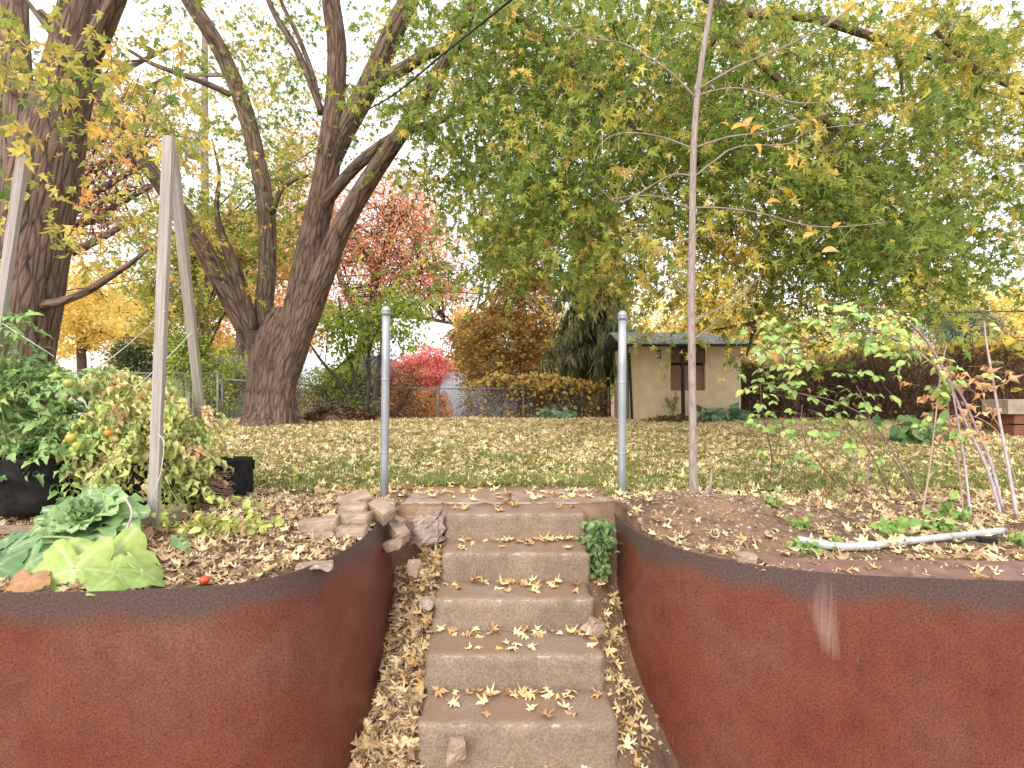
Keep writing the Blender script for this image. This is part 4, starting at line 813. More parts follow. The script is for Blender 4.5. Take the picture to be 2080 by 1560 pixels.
def chain_fence(label, line, h, bot=-.05):
    p0 = Vector(line[0]); g = thing('chain_link_fence', label, 'fence', tuple(p0))
    A, Bq = [], []
    for a, c in zip(line[:-1], line[1:]):
        a, c = Vector(a), Vector(c); n = max(1, round((c-a).length/2.4)); L = (c-a).length
        for k in range(n + 1):
            q = a.lerp(c, k/n)
            if k == n and c != Vector(line[-1]): continue
            bb = MB(); bb.tube([(q.x, q.y, q.z-.1), (q.x, q.y, q.z+h)], .028, 8); bb.lathe((q.x, q.y, q.z+h), [(.034, 0), (.03, .02), (.012, .032)], 8); bb.build('post', M['steelgrey'], g, True)
        bb = MB(); up = Vector((0, 0, h-.03)); bb.tube([a+up, c+up], .018, 6); bb.build('top_rail', M['steelgrey'], g, True)
        s = -h
        while s < L:
            for sg in (1, -1):
                u0, u1 = max(0, s), min(L, s+h)
                if u1 > u0:
                    z0, z1 = (u0-s), (u1-s)
                    if sg < 0: z0, z1 = h-z0, h-z1
                    e0, e1 = a.lerp(c, u0/L), a.lerp(c, u1/L); A.append((e0.x, e0.y, e0.z+z0-.03)); Bq.append((e1.x, e1.y, e1.z+z1-.03))
            s += .075
    V_, T_, C_ = sticks(A, Bq, .0017, .0017, (1, 1, 1)); tag(mesh_np('wire_mesh', V_, T_, C_, M['steelgrey'], g), kind='stuff')
zf = lambda x, y: (x, y, float(ground_z(x, y, False)))
chain_fence('grey chain-link fence along the far edge of the lawn behind the big trunk', [zf(-6.95, 13.0), zf(-4.2, 14.1), zf(2.55, 14.35)], 1.0)
chain_fence('taller chain-link fence behind the tomato plants', [zf(-12, 11.9), zf(-7.0, 12.9)], 1.13)

# ---------------------------------------------------------------- vines on the fences
def vine_bank(name, label, boxes, ntw, nlf, pal, twc, lsz, top=.35, cat='vine', hang=.7):
    c0 = boxes[0]; g = thing(name, label, cat, (c0[0], c0[2], 0)); A, B_, LP = [], [], []
    w = np.array([(b_[1]-b_[0])*(b_[5]-b_[4]) for b_ in boxes]); w = w/w.sum()
    for k in range(ntw):
        b_ = boxes[rng.choice(len(boxes), p=w)]; x = rng.uniform(b_[0], b_[1]); y = rng.normal((b_[2]+b_[3])/2, (b_[3]-b_[2])/3.2); zmx = b_[5] - (b_[5]-b_[4])*.12*(1+float(snoise(x, y, 2.1))); z = rng.uniform(b_[4], zmx)
        p = np.array([x, y, z]); d = rdir(1)[0]*np.array([1, .7, .8]) - np.array([0, 0, hang*rng.random()]); l = rng.uniform(.12, .45)
        q1 = p + d*l*.5; q2 = q1 + (d + rdir(1)[0]*.6)*l*.5; q2[2] = max(q2[2], b_[4]-.05); A += [p, q1]; B_ += [q1, q2]
    for k in range(nlf):
        b_ = boxes[rng.choice(len(boxes), p=w)]; x = rng.uniform(b_[0], b_[1]); zmx = b_[5] - (b_[5]-b_[4])*.1*(1+float(snoise(x, 0, 2.1)))
        z = zmx - abs(rng.normal(0, .12)) if rng.random() < top else rng.uniform(b_[4], zmx); LP.append((x, rng.normal((b_[2]+b_[3])/2-.08, (b_[3]-b_[2])/2.6), z))
    n = len(A); V_, T_, C_ = sticks(A, B_, rng.uniform(.003, .008, n), .0025, pick_cols(n, twc, .3)); tag(mesh_np('stems', V_, T_, C_, M['plain'], g), kind='stuff')
    n = len(LP); tip = rdir(n); tip[:, 2] -= .7; up = rdir(n); up[:, 1] -= .9; up[:, 2] += .4
    V_, T_, C_ = scatter(OVAL[:2] + [blade(.95, 4, .1, -.5, 0, .35, 3)], np.array(LP), frames(tip, up), rng.uniform(*lsz, n), pick_cols(n, pal, .2)); tag(mesh_np('leaves', V_, T_, C_, M['leaf_far'], g), kind='stuff')
BRN = [(3, (.12, .075, .05)), (3, (.17, .10, .065)), (1.5, (.07, .045, .035)), (1, (.22, .14, .09))]
BRNV = [(3, (.10, .06, .042)), (3, (.14, .075, .05)), (2, (.2, .12, .075))]
vine_bank('fence_vine', 'yellow-leaved vine smothering the fence between the gate posts', [(-1.35, 2.5, 14.2, 14.75, -.1, 1.12), (-.7, 1.3, 14.2, 14.7, .4, 1.25), (.3, 2.4, 14.3, 14.8, -.15, 1.0)], 4200, 1500, [(4, (.55, .40, .10)), (3, (.46, .37, .11)), (2, (.33, .3, .08)), (1.5, (.5, .27, .08))], BRN, (.07, .14), .4)
vine_bank('vine_hedge', 'dense brown leafless vine hedge right of the shed', [(5.3, 6.6, 13.0, 13.9, -.05, 1.6), (5.35, 9.0, 12.9, 13.9, -.05, 1.72), (7.6, 11.0, 12.0, 13.2, -.05, 1.9)], 21000, 1000, [(4, (.58, .42, .07)), (2, (.40, .34, .08)), (1, (.2, .22, .06))], BRNV, (.06, .12), .75, hang=1.3)
vine_bank('vine_hedge', 'tall brown vine thicket with big yellow leaves at the right edge', [(8.1, 11.2, 9.6, 10.4, .2, 1.85)], 7000, 320, [(4, (.58, .42, .08)), (3, (.36, .36, .08)), (1, (.26, .33, .07))], BRNV, (.1, .19), .8, hang=1.0)
vine_bank('vine_scrub', 'leafless brown scrub behind the trunk of the big maple', [(-6.6, -2.6, 14.4, 15.4, -.4, 1.5)], 5200, 700, LIME + [(2, (.4, .3, .1))], BRN, (.05, .09), .3)
# leaf heap behind the trunk
def mound(name, label, cx, cy, rx, ry, h, cols, n, lsz, tm=DRYL, cat='leaf pile'):
    g = thing(name, label, cat, (cx, cy, float(ground_z(cx, cy, False)))); b = MB(); vs, fs = [], []; nr, ns_ = 6, 22; z0 = float(ground_z(cx, cy, False))
    vs.append((cx, cy, z0+h))
    for i in range(1, nr+1):
        for k in range(ns_):
            a = 2*math.pi*k/ns_; f = i/nr; vs.append((cx+rx*f*math.cos(a), cy+ry*f*math.sin(a), z0 + h*(1-f*f)*(1+.25*math.sin(a*3)) - .03*f))
    for k in range(ns_): fs.append((0, 1+k, 1+(k+1) % ns_))
    for i in range(nr-1):
        for k in range(ns_): a, c = 1+i*ns_+k, 1+i*ns_+(k+1) % ns_; fs.append((a, a+ns_, c+ns_, c))
    b.add(vs, fs); b.build('core', M['soil'], g, True)
    f = rng.random(n)**.5; a = rng.uniform(0, 6.283, n); pos = np.stack([cx+rx*f*np.cos(a), cy+ry*f*np.sin(a), z0+h*(1-f*f)+rng.uniform(-.01, .03, n)], 1)
    tip = rdir(n); tip[:, 2] *= .5; up = rdir(n)*.6; up[:, 2] += 1
    V_, T_, C_ = scatter(tm, pos, frames(tip, up), rng.uniform(*lsz, n), pick_cols(n, cols)); tag(mesh_np('leaves', V_, T_, C_, M['dry'], g), kind='stuff')
mound('leaf_heap', 'dark brown heap of old leaves behind the roots of the big maple', -3.9, 12.3, .9, .5, .32, [(3, (.16, .09, .05)), (2, (.3, .18, .08)), (2, (.1, .06, .04))], 700, (.08, .13))
mound('dead_flowers', 'withered brown flower patch in front of the shed', 3.6, 11.9, .7, .3, .12, [(3, (.2, .11, .06)), (2, (.13, .14, .05)), (2, (.35, .22, .1))], 420, (.06, .12), cat='flower patch')

# ================================================================ generic garden plants
def plant(name, label, cat, base, stems, leaf_pts, tm, lsz, pal, hang=.4, mat='veg', stem_col=(.25, .3, .1), sr=.004, group=None, lean_up=.8):
    g = thing(name, label, cat, base, group)
    if stems:
        b = MB()
        for s in stems: b.tube(s, [sr*(1-.6*i/(len(s)-1)) for i in range(len(s))], 6, stem_col)
        b.build('stems', M['cane'], g, True)
    n = len(leaf_pts); tip = rdir(n); tip[:, 2] -= hang; up = rdir(n)*.7; up[:, 2] += lean_up; up[:, 1] -= .3
    V_, T_, C_ = scatter(tm, np.array(leaf_pts), frames(tip, up), rng.uniform(*lsz, n), pick_cols(n, pal)); tag(mesh_np('leaves', V_, T_, C_, M[mat], g), kind='stuff'); return g
def bushlet(name, label, cat, x, y, rx, rz, n, tm, lsz, pal, ns=10, **kw):
    z = float(ground_z(x, y, False)); stems, pts = [], []
    for k in range(ns):
        a = rng.uniform(0, 6.283); e = Vector((x+rx*math.cos(a)*rng.random()**.5, y+rx*.7*math.sin(a)*rng.random()**.5, z+rz*rng.uniform(.5, 1)))
        s = [Vector((x, y, z-.02)) + Vector(rdir(1)[0])*.03, (Vector((x, y, z))+e)/2 + Vector(rdir(1)[0])*.04*rx, e]; stems.append(s)
        for t in rng.uniform(.3, 1, max(1, n//ns)): q = s[1].lerp(s[2], (t-.3)/.7); pts.append(np.array(q) + rng.normal(0, .15*rx, 3))
    return plant(name, label, cat, (x, y, z), stems, pts, tm, lsz, pal, **kw)
DEEP = [(4, (.07, .13, .05)), (3, (.11, .18, .06)), (1, (.16, .22, .08))]
BRIGHT = [(4, (.16, .26, .06)), (3, (.22, .32, .08)), (1, (.12, .2, .05))]
for px, lab in ((1440, 'hosta clump at the foot of the shed wall below the window'), (1490, 'hosta clump at the right corner of the shed'), (1130, 'dark green leafy clump at the foot of the fence left of the shed')):
    d = 12.2 if px > 1300 else 13.3; bushlet('hosta', lab, 'plant', (px-1040)/F*d, d, .5, .25, 90, OVAL, (.14, .26), [(3, (.10, .17, .10)), (2, (.16, .25, .15)), (1, (.28, .34, .22))], ns=18)
bushlet('thin_shrub', 'thin leafy shrub against the shed wall beside its window', 'shrub', 3.62, 12.3, .15, .75, 90, OVAL, (.05, .09), [(3, (.14, .2, .07)), (2, (.3, .28, .09))], ns=6)
bushlet('rhubarb_like_clump', 'large dark green clump behind the purple canes at right', 'plant', 5.7, 7.6, .5, .32, 80, OVAL, (.14, .26), DEEP + [(2, (.14, .24, .07))], ns=24)
bushlet('catmint', 'rounded green herb growing between the top steps and the wall', 'plant', .545, 3.44, .11, .30, 300, OVAL + [blade(.95, 4, .1, -.4, 0, .4, 2)], (.035, .06), [(4, (.10, .17, .06)), (3, (.15, .22, .09)), (1, (.22, .28, .13))], ns=16)
# the herb also spills down the side of the steps
pts = [(.535+rng.normal(0, .04), 3.30+rng.normal(0, .04), .02-rng.random()*.32) for _ in range(170)]
plant('catmint', 'trailing part of the green herb hanging down beside the second step', 'plant', (.54, 3.3, -.35), [[(.53, 3.38, 0), (.535, 3.30, -.12), (.54, 3.28, -.36)], [(.51, 3.38, 0), (.51, 3.30, -.1), (.52, 3.26, -.3)], [(.57, 3.38, 0), (.57, 3.30, -.14), (.57, 3.26, -.34)]], pts, OVAL, (.035, .055), [(4, (.10, .17, .06)), (3, (.15, .22, .09))])
for i, (px, py, lab) in enumerate(((1570, 1060, 'tiny weed on the dirt mound right of the sapling'), (1620, 1085, 'weed at the left tip of the white pipe'), (1640, 1118, 'low green weed in front of the white pipe'), (1700, 1112, 'creeping weed against the bend of the white pipe'), (1830, 1085, 'bright green strawberry-like weed behind the white pipe'), (1890, 1075, 'broad green weed between the white pipe and the tan cane'), (1930, 1060, 'upright weed behind the right end of the white pipe'), (2060, 1100, 'green weed beside the black cable end'), (1585, 1000, 'sparse weed among the low twigs'), (1700, 1010, 'thin weed among the dry stalks'))):
    d = F*.85/(py-778); d = max(d, 2.62); bushlet('weed', lab, 'weed', (px-1040)/F*d, d, .07 if i not in (4, 5, 6) else .12, .05 if i not in (6,) else .13, 36 if i not in (4, 5, 6) else 60, OVAL, (.025, .05) if i not in (4, 5, 6) else (.04, .075), BRIGHT, ns=9, sr=.002)

# ---------------------------------------------------------------- wooden stakes and twine
def beam(name, label, p0, p1, w, t, group='wooden plant stakes'):
    p0, p1 = Vector(p0), Vector(p1); d = (p1-p0); L = d.length; d.normalize(); x = d.cross(Vector((0, 1, 0))).normalized() if abs(d.y) < .9 else Vector((1, 0, 0)); y = d.cross(x)
    vs, vec = [], []; n = 10
    for i in range(n+1):
        for sx, sy in ((-1, -1), (1, -1), (1, 1), (-1, 1)):
            j = R.uniform(-.0012, .0012); vs.append(p0 + d*L*i/n + x*(sx*w/2+j) + y*(sy*t/2+j)); vec.append((sx*w/2, sy*t/2, L*i/n + p0.x))
    fs = [(3, 2, 1, 0), tuple(4*n+k for k in range(4))] + [(4*i+k, 4*i+(k+1) % 4, 4*i+4+(k+1) % 4, 4*i+4+k) for i in range(n) for k in range(4)]
    b = MB(); b.add(vs, fs, (1, 1, 1), vec); o = b.build(name, M['greywood'], None); return tag(o, label, 'stake', group)
beam('wooden_stake', 'tall pale wooden stake standing upright in front of the tomato plants', P(310, 1085, 3.13), P(343, 275, 3.05), .055, .032)
beam('wooden_stake', 'leaning pale wooden stake meeting the upright one near its top', P(421, 960, 4.1), P(349, 302, 3.12), .055, .032)
beam('wooden_stake', 'pale wooden stake leaning at the far left edge', P(-30, 850, 3.4), P(48, 312, 3.25), .055, .032)
def twine(label, rows, r=.0022, c=(.75, .72, .62)):
    b = MB(); b.tube([Vector(p) for p in spline([P(*a) for a in rows], 6)], r, 5, c); tag(b.build('twine', M['cane'], None), label, 'twine')
twine('white twine from the leaning stake down past the upright stake', [(392, 670, 3.6), (330, 735, 3.3), (270, 790, 3.2)])
twine('white twine slanting down from the left stake to the tomato plants', [(5, 655, 3.3), (60, 690, 3.3), (110, 722, 3.35)])
twine('loose white twine wound round the upright stake', [(322, 880, 3.08), (333, 900, 3.08), (326, 960, 3.08), (312, 1000, 3.08), (322, 1015, 3.1)])
twine('thin twine from the upright stake towards the wilted tomatoes', [(335, 630, 3.06), (270, 690, 3.2), (200, 745, 3.3)])

# ---------------------------------------------------------------- grow bags, boards
M['fabric'] = mat_noise('black_felt', (.012, .011, .011), (.03, .028, .027), 14, bump=.5, bscale=160, dist=.004, rough=.95, spec=.15)
M['compost'] = mat_noise('dark_compost', (.04, .028, .02), (.09, .06, .045), 30, bump=.8, bscale=60)
def grow_bag(label, px, py, d, r, h):
    c = P(px, py, d); z = float(ground_z(c.x, c.y, False)) + (.06 if d < 3.9 else 0); g = thing('grow_bag', label, 'planter bag', (c.x, c.y, z), 'black fabric grow bags')
    b = MB(); b.lathe((c.x, c.y, z), [(r*.9, 0), (r*.99, .02), (r*1.02, h*.3), (r*1.0, h*.6), (r*.97, h*.85), (r*.99, h*.97), (r*.97, h), (r*.93, h*.99), (r*.9, h*.8)], 40, wob=.022); b.build('bag', M['fabric'], g, True)
    b = MB(); b.lathe((c.x, c.y, z+h*.78), [(r*.93, 0), (r*.93, .015), (r*.4, .03)], 24, wob=.02); b.build('compost', M['compost'], g, True)
    for a in (-1.2, -2.1, .4):
        q = [Vector((c.x+math.cos(a+t*.16)*r*1.02, c.y+math.sin(a+t*.16)*r*1.02, z+h*(.93-.22*(1-abs(t))))) for t in (-1, -.5, 0, .5, 1)]
        b = MB(); b.tube(q, .008, 6); b.build('handle', M['fabric'], g, True)
    return c
grow_bag('empty-topped black fabric grow bag nearest the lawn', 470, 992, 4.25, .155, .30)
grow_bag('black fabric grow bag behind the big cabbage-like plant', 280, 1040, 3.55, .24, .30)
grow_bag('black fabric grow bag with a loose handle at the left edge', 85, 1040, 3.45, .24, .34)
grow_bag('black fabric grow bag half hidden at the very left edge', -45, 1010, 3.7, .24, .32)
grow_bag('black fabric grow bag in shade under the wilted tomatoes', 385, 1000, 4.0, .18, .26)
M['plank'] = mat_noise('weathered_plank', (.24, .16, .11), (.42, .31, .23), 5, bump=.5, bscale=30, stretch=(2, 12, 12))
for lab, p0, p1, w, t in (('weathered board under the cabbage-like plant, right end tilted up', (255, 1085, 3.02), (370, 1035, 3.35), .10, .06), ('grey pallet board lying under the left grow bags', (-60, 1075, 3.0), (170, 1070, 3.02), .09, .03), ('lower dark pallet board beside the squash leaves', (100, 1105, 2.85), (260, 1100, 2.9), .1, .04)):
    a, c = P(*p0), P(*p1); a.z = max(a.z, .02); c.z = max(c.z, .03); dd = c-a; rot = dd.to_track_quat('X', 'Z').to_matrix(); b = MB()
    n = 8
    for i in range(1): b.box((a+c)/2, (dd.length, w, t), rot, jit=.005)
    tag(b.build('board', M['plank'], None), lab, 'board')

# ---------------------------------------------------------------- tomato plants
TOMG = [(4, (.15, .25, .09)), (3, (.21, .31, .11)), (2, (.29, .36, .12)), (1, (.10, .18, .07))]
TOMW = [(3.4, (.40, .43, .15)), (3, (.32, .38, .13)), (2, (.50, .46, .2)), (1.3, (.55, .38, .22)), (.8, (.58, .45, .28))]
def tomato(label, roots, clumps, pal, wilt, n_leaf, fruits, lsz):
    c = Vector(roots[0]); g = thing('tomato_plant', label, 'tomato plant', tuple(c)); b = MB(); pos, tips, sizes = [], [], []
    w = np.array([e[1][0]*e[1][2] for e in clumps]); w = w/w.sum()
    for k in range(34):
        e = clumps[rng.choice(len(clumps), p=w)]; q = Vector(in_ell(e, 1, .3)[0]); s = Vector(roots[k % len(roots)]); m = (s+q)/2 + Vector((rng.normal(0, .06), rng.normal(0, .05), .12))
        pts = [Vector(p) for p in spline([s, m, q, q + Vector((rng.normal(0, .08), 0, -.06))], 4)]; b.tube(pts, [.006*(1-.55*i/(len(pts)-1)) for i in range(len(pts))], 6, (.34, .40, .17) if rng.random() > .3*wilt else (.45, .36, .2))
    b.build('vines', M['cane'], g, True)
    # compound leaves: a rachis with paired leaflets
    rA, rB = [], []
    for k in range(n_leaf):
        e = clumps[rng.choice(len(clumps), p=w)]; o = in_ell(e, 1, .25)[0]; d = rdir(1)[0]; d[2] = d[2]*.5 - (.75 if wilt else .25); d /= np.linalg.norm(d); L = rng.uniform(*lsz); sd = np.cross(d, [0, 0, 1]); sd /= max(np.linalg.norm(sd), 1e-6)
        end = o + d*L; end[2] -= .25*L; rA.append(o); rB.append(end)
        for t, s in ((.3, 1), (.36, -1), (.58, 1), (.63, -1), (.8, 1), (.84, -1), (1, 0)):
            pos.append(o + (end-o)*t); tips.append(sd*s*1.0 + d*.7 + rdir(1)[0]*.3 + np.array([0, 0, -.35 if wilt else -.1])); sizes.append(L*(.34+.12*rng.random())*(1.25 if s == 0 else 1))
    n = len(pos); up = rdir(n)*.6; up[:, 2] += .9; up[:, 1] -= .4
    base = np.repeat(pick_cols(n//7, pal, .15), 7, axis=0)
    tm = [blade(.55, 6, .25, -.6, .22, .4, s) for s in (1, 2)] + [blade(.5, 6, .4, -1.0, .25, .42, 4)] if not wilt else WILT + [blade(.55, 5, .5, -1.0, .2, .42, 3)]*2
    lv = scatter(tm, np.array(pos), frames(np.array(tips), up), np.array(sizes), base*rng.uniform(.8, 1.2, (n, 1)))
    V_, T_, C_ = joinm(lv, sticks(rA, rB, .0022, .0012, (.28, .33, .13))); tag(mesh_np('leaves', V_, T_, C_, M['veg'], g), kind='stuff')
    for (px, py, d, rr, col) in fruits:
        bb = MB(); c = P(px, py, d); r = rr*d/F; bb.lathe(tuple(c), [(r*.3, -r*.9), (r*.75, -r*.65), (r, -.1*r), (r*.92, r*.4), (r*.6, r*.75), (r*.2, r*.8)], 14, col); bb.build('fruit', M['fruit'], g, True)
        bb = MB()
        for a in range(5): bb.tube([c+Vector((0, 0, r*.8)), c+Vector((math.cos(a*1.257)*r*.7, math.sin(a*1.257)*r*.7, r*.75))], [.0025, .001], 4, (.12, .2, .06))
        bb.tube([c+Vector((0, 0, r*.8)), c+Vector((.01, .01, r*2.4))], .002, 4, (.2, .28, .09)); bb.build('calyx', M['cane'], g)
M['fruit'] = mat_noise('tomato_skin', (.95, .95, .95), (1.05, 1.05, 1.05), 4, rough=.25, bump=0, use_col=True, spec=.5)
GRN, ORA = (.36, .38, .07), (.58, .27, .06)
tomato('bushy green tomato plant with unripe fruit at the left edge', [P(60, 1010, 3.5), P(-20, 1000, 3.6)], [ell(70, 840, 3.5, 110, 110, .3), ell(150, 900, 3.45, 90, 70, .25), ell(30, 760, 3.5, 90, 70, .25), ell(40, 930, 3.4, 80, 60, .2), ell(20, 660, 3.45, 30, 70, .12), ell(170, 790, 3.5, 70, 60, .2)], TOMG, 0, 380, [(145, 887, 3.22, 11, (.50, .36, .07)), (158, 903, 3.2, 10, GRN), (150, 912, 3.2, 9, (.30, .36, .08)), (140, 776, 3.25, 10, GRN), (152, 867, 3.3, 7, GRN)], (.08, .18))
tomato('wilting pale tomato plant with curled tan leaves behind the upright stake', [P(300, 1010, 3.6), P(340, 1000, 3.7)], [ell(270, 800, 3.5, 90, 60, .22), ell(300, 880, 3.5, 100, 70, .25), ell(230, 890, 3.45, 80, 70, .2), ell(385, 875, 3.6, 50, 75, .2), ell(370, 955, 3.55, 50, 55, .18), ell(260, 950, 3.4, 90, 40, .2), ell(230, 760, 3.5, 50, 30, .15)], TOMW, 1, 470, [(220, 877, 3.25, 8, ORA), (258, 905, 3.3, 8, (.4, .42, .1)), (275, 930, 3.3, 9, (.36, .4, .1))], (.07, .16))
pts = [np.array(P(rng.normal(430, 60), rng.normal(1075, 28), 2.95+rng.random()*.25)) for _ in range(170)]
pts = [np.array([p[0], p[1], max(p[2], .02+.05*rng.random())]) for p in pts]
plant('trailing_tomato_shoot', 'fallen pale green tomato shoot sprawling over the mulch', 'plant', (-1.7, 3.1, 0), [[P(360, 1000, 3.4), P(380, 1040, 3.25), P(430, 1075, 3.1), P(500, 1095, 3.0)], [P(345, 990, 3.4), P(370, 1030, 3.3), P(400, 1060, 3.2)]], pts, WILT + OVAL, (.035, .075), [(3, (.36, .40, .10)), (2, (.28, .34, .09)), (2, (.48, .40, .18))], sr=.004)
o = bpy.data.objects.new('fallen_tomato', None); bpy.data.objects.remove(o)
b = MB(); c = P(415, 1188, 2.32); c.z = .012; b.lathe(tuple(c), [(.008, -.016), (.018, -.012), (.022, 0), (.019, .01), (.008, .016)], 14, (.55, .07, .025)); tag(b.build('fallen_tomato', M['fruit'], None, True), 'small ripe red tomato lying on the mulch at the wall rim', 'tomato')

# ---------------------------------------------------------------- broad leaves: cabbage-like rosette and squash
M['broad'] = mat_leaf('broad_leaf', .22, rough=.42, spec=.4, var=.16, nscale=28)
def grid_leaf(name, base, yaw, L, W, lift, arc, ruffle, pal, parent, stalk=.15, seed=0, mat='broad'):
    """one long crinkled leaf as a sheet: midrib rises then arches over"""
    r = random.Random(seed); nu, nv = 14, 10; V, C, T = [], [], []; ph = r.uniform(0, 6)
    cy, sy = math.cos(yaw), math.sin(yaw); x = z = 0; ang = lift; ds = L/nu
    for i in range(nu+1):
        u = i/nu; w = W*.5*(min(1, u/stalk)*.16 if u < stalk else .16+.84*math.sin(math.pi*((u-stalk)/(1-stalk))**.62*.97)) if u < .985 else W*.06
        for j in range(nv+1):
            v = j/nv*2-1; e = abs(v)**1.6
            dz = ruffle*L*(e*math.sin(u*17+ph+(3 if v > 0 else 0)) + .4*math.sin(u*31+v*9+ph)*abs(v)) + .18*w*abs(v)**1.2 + .006*math.sin(u*23)*math.sin(v*8+ph)
            off = w*v*(1+.09*math.sin(u*29+ph+v*3)*e)
            lx = x - dz*math.sin(ang); lz = z + dz*math.cos(ang)
            V.append((base[0]+cy*lx-sy*off, base[1]+sy*lx+cy*off, base[2]+lz))
            rib = max(0, 1-abs(v)*w/.012) if u < .93 else 0; vein = .45*max(0, 1-abs(math.sin((u*8 - abs(v)*1.7)*math.pi))*5)*(.05 < abs(v) < .9)
            k = max(rib, vein); C.append(tuple(a*(1-k)+b_*k for a, b_ in zip(pal[0], pal[1])))
        ang += arc/nu; x += math.cos(ang)*ds; z += math.sin(ang)*ds
    for i in range(nu):
        for j in range(nv): a = i*(nv+1)+j; T.append((a, a+1, a+nv+2, a+nv+1))
    return mesh_np(name, np.array(V), np.array(T), np.array(C), M[mat], parent, True)
cb = P(192, 1030, 2.9); cb.z = .02
g = thing('mustard_cabbage', 'large crinkled green loose-leaf cabbage in front of the grow bags', 'vegetable', tuple(cb))
PC = [((.27, .42, .16), (.56, .62, .40)), ((.33, .48, .18), (.58, .64, .42)), ((.22, .36, .14), (.52, .58, .36))]
cb2 = cb + Vector((0, 0, .10))
tiltm = Matrix.Translation(cb) @ Matrix.Rotation(math.radians(24), 4, 'X') @ Matrix.Translation(-cb)
for k in range(26):
    ring = 0 if k < 10 else (1 if k < 19 else 2); yaw = k*2.4 + R.uniform(-.2, .2)
    if ring == 0: a = (.30+R.uniform(-.03, .03), .235, .36+R.uniform(-.1, .1), -.75, .06)
    elif ring == 1: a = (.21, .18, .85, -.75, .075)
    else: a = (.13, .13, 1.25, .25, .09)
    lf_ = grid_leaf('leaf', (cb2.x+.015*math.cos(yaw), cb2.y+.015*math.sin(yaw), cb2.z+.012*ring), yaw, a[0], a[1], a[2], a[3], a[4], PC[k % 3], g, stalk=.1, seed=k)
    lf_.data.transform(tiltm)
lf_ = grid_leaf('leaf', (cb2.x+.02, cb2.y-.03, cb2.z-.02), -.75, .25, .16, -.1, -1.0, .05, ((.34, .33, .11), (.5, .45, .3)), g, seed=77); lf_['label'] = 'yellowing outer leaf with a brown edge'
b = MB(); b.tube([cb, cb+Vector((0, 0, .14))], [.02, .025], 8, (.3, .36, .18)); b.build('stalk', M['cane'], g, True)
def squash_leaf(parent, c, rad, yaw, tilt, pal, seed, face=-1.2):
    """lobed round leaf with raised veins, tilted; stalk joins at the notch"""
    r = random.Random(seed); nr, na = 8, 48; V, C, T = [(0, 0, 0)], [pal[1]], []
    for i in range(1, nr+1):
        f = i/nr
        for k in range(na):
            a = 2*math.pi*k/na; lob = .86+.10*math.cos(5*a)+.035*math.cos(15*a+r.uniform(-.2, .2))+.02*math.sin(23*a); notch = 1-.75*math.exp(-((abs(a-math.pi))/.28)**2)
            rr = rad*f*(1-(1-lob*notch)*f**1.2); vn = abs(math.sin(2.5*a)); z = rad*(.10*f*f*(-1) + .035*vn*f + .05*math.sin(3*a+seed)*f*f + .02*math.sin(17*a+seed)*f**3)
            V.append((rr*math.cos(a), rr*math.sin(a), z)); k2 = max(0, 1-vn*7*f)*.8 if f < .92 else 0; m = .08*math.sin(a*9+f*14); C.append(tuple(p*(1-k2)*(1+m)+q*k2 for p, q in zip(pal[0], pal[1])))
    for k in range(na): T.append((0, 1+k, 1+(k+1) % na, 0))
    fs = [(0, 1+k, 1+(k+1) % na) for k in range(na)]
    for i in range(nr-1):
        for k in range(na): a, b_ = 1+i*na+k, 1+i*na+(k+1) % na; fs.append((a, a+na, b_+na, b_))
    m = Matrix.Rotation(yaw, 3, 'Z') @ Matrix.Rotation(tilt, 3, 'Y') @ Matrix.Rotation(r.uniform(-.25, .25), 3, 'X')
    b = MB(); b.add([m @ Vector(v) + Vector(c) for v in V], fs, C); return b.build('leaf', M['broad'], parent, True)
sq = thing('squash_plant', 'squash plant with huge pale green leaves spilling to the steel rim', 'vegetable', (-2.1, 2.6, 0))
SQ = [((.36, .46, .12), (.55, .6, .3)), ((.30, .42, .11), (.5, .56, .28)), ((.17, .30, .11), (.36, .45, .24)), ((.12, .24, .09), (.3, .4, .2))]
stem = MB()
for k, (px, py, d, rp, yaw, tilt, pc) in enumerate([(215, 1140, 2.42, 100, -.9, .75, 0), (150, 1155, 2.33, 85, -1.3, .95, 0), (235, 1178, 2.28, 62, -.4, .5, 1), (290, 1182, 2.29, 55, .1, .55, 1), (60, 1150, 2.4, 70, -1.9, .8, 2), (20, 1115, 2.5, 70, -2.4, .7, 2), (50, 1125, 2.5, 55, -1.2, .5, 3), (110, 1120, 2.52, 46, -.7, .5, 2), (-10, 1165, 2.36, 60, -1.5, .8, 3), (165, 1112, 2.55, 40, -.3, .5, 2), (10, 1095, 2.6, 45, -2.0, .5, 3), (365, 1098, 2.75, 20, -.6, 1.0, 2), (372, 1118, 2.68, 14, -1.2, .6, 2)]):
    c = P(px, py, d); c.z = max(c.z, .055)
    squash_leaf(sq, c, rp*d/F, yaw, tilt, SQ[pc], k)
    root = Vector((-2.0+.1*k/9, 2.68, .0)) if px < 340 else c + Vector((.02, .03, -.1)); stem.tube([Vector(p) for p in spline([root, (root+c)/2 + Vector((0, 0, .05)), c], 5)], .007, 8, (.36, .44, .16))
stem.tube([Vector(p) for p in spline([P(235, 1140, 2.7), P(255, 1080, 2.75), P(268, 1040, 2.8), P(255, 1010, 2.85)], 5)], .006, 8, (.5, .42, .36))
stem.build('stalks', M['cane'], sq, True)
b = MB(); b.box((0, 0, 0), (.01, .01, .01)); 
o = squash_leaf(None, (P(40, 1196, 2.2).x, 2.24, .04), .085, -1.2, .5, ((.42, .22, .10), (.5, .3, .16)), 91); o.name = 'withered_leaf'; tag(o, 'withered brown squash leaf on the rim at the left edge', 'leaf')
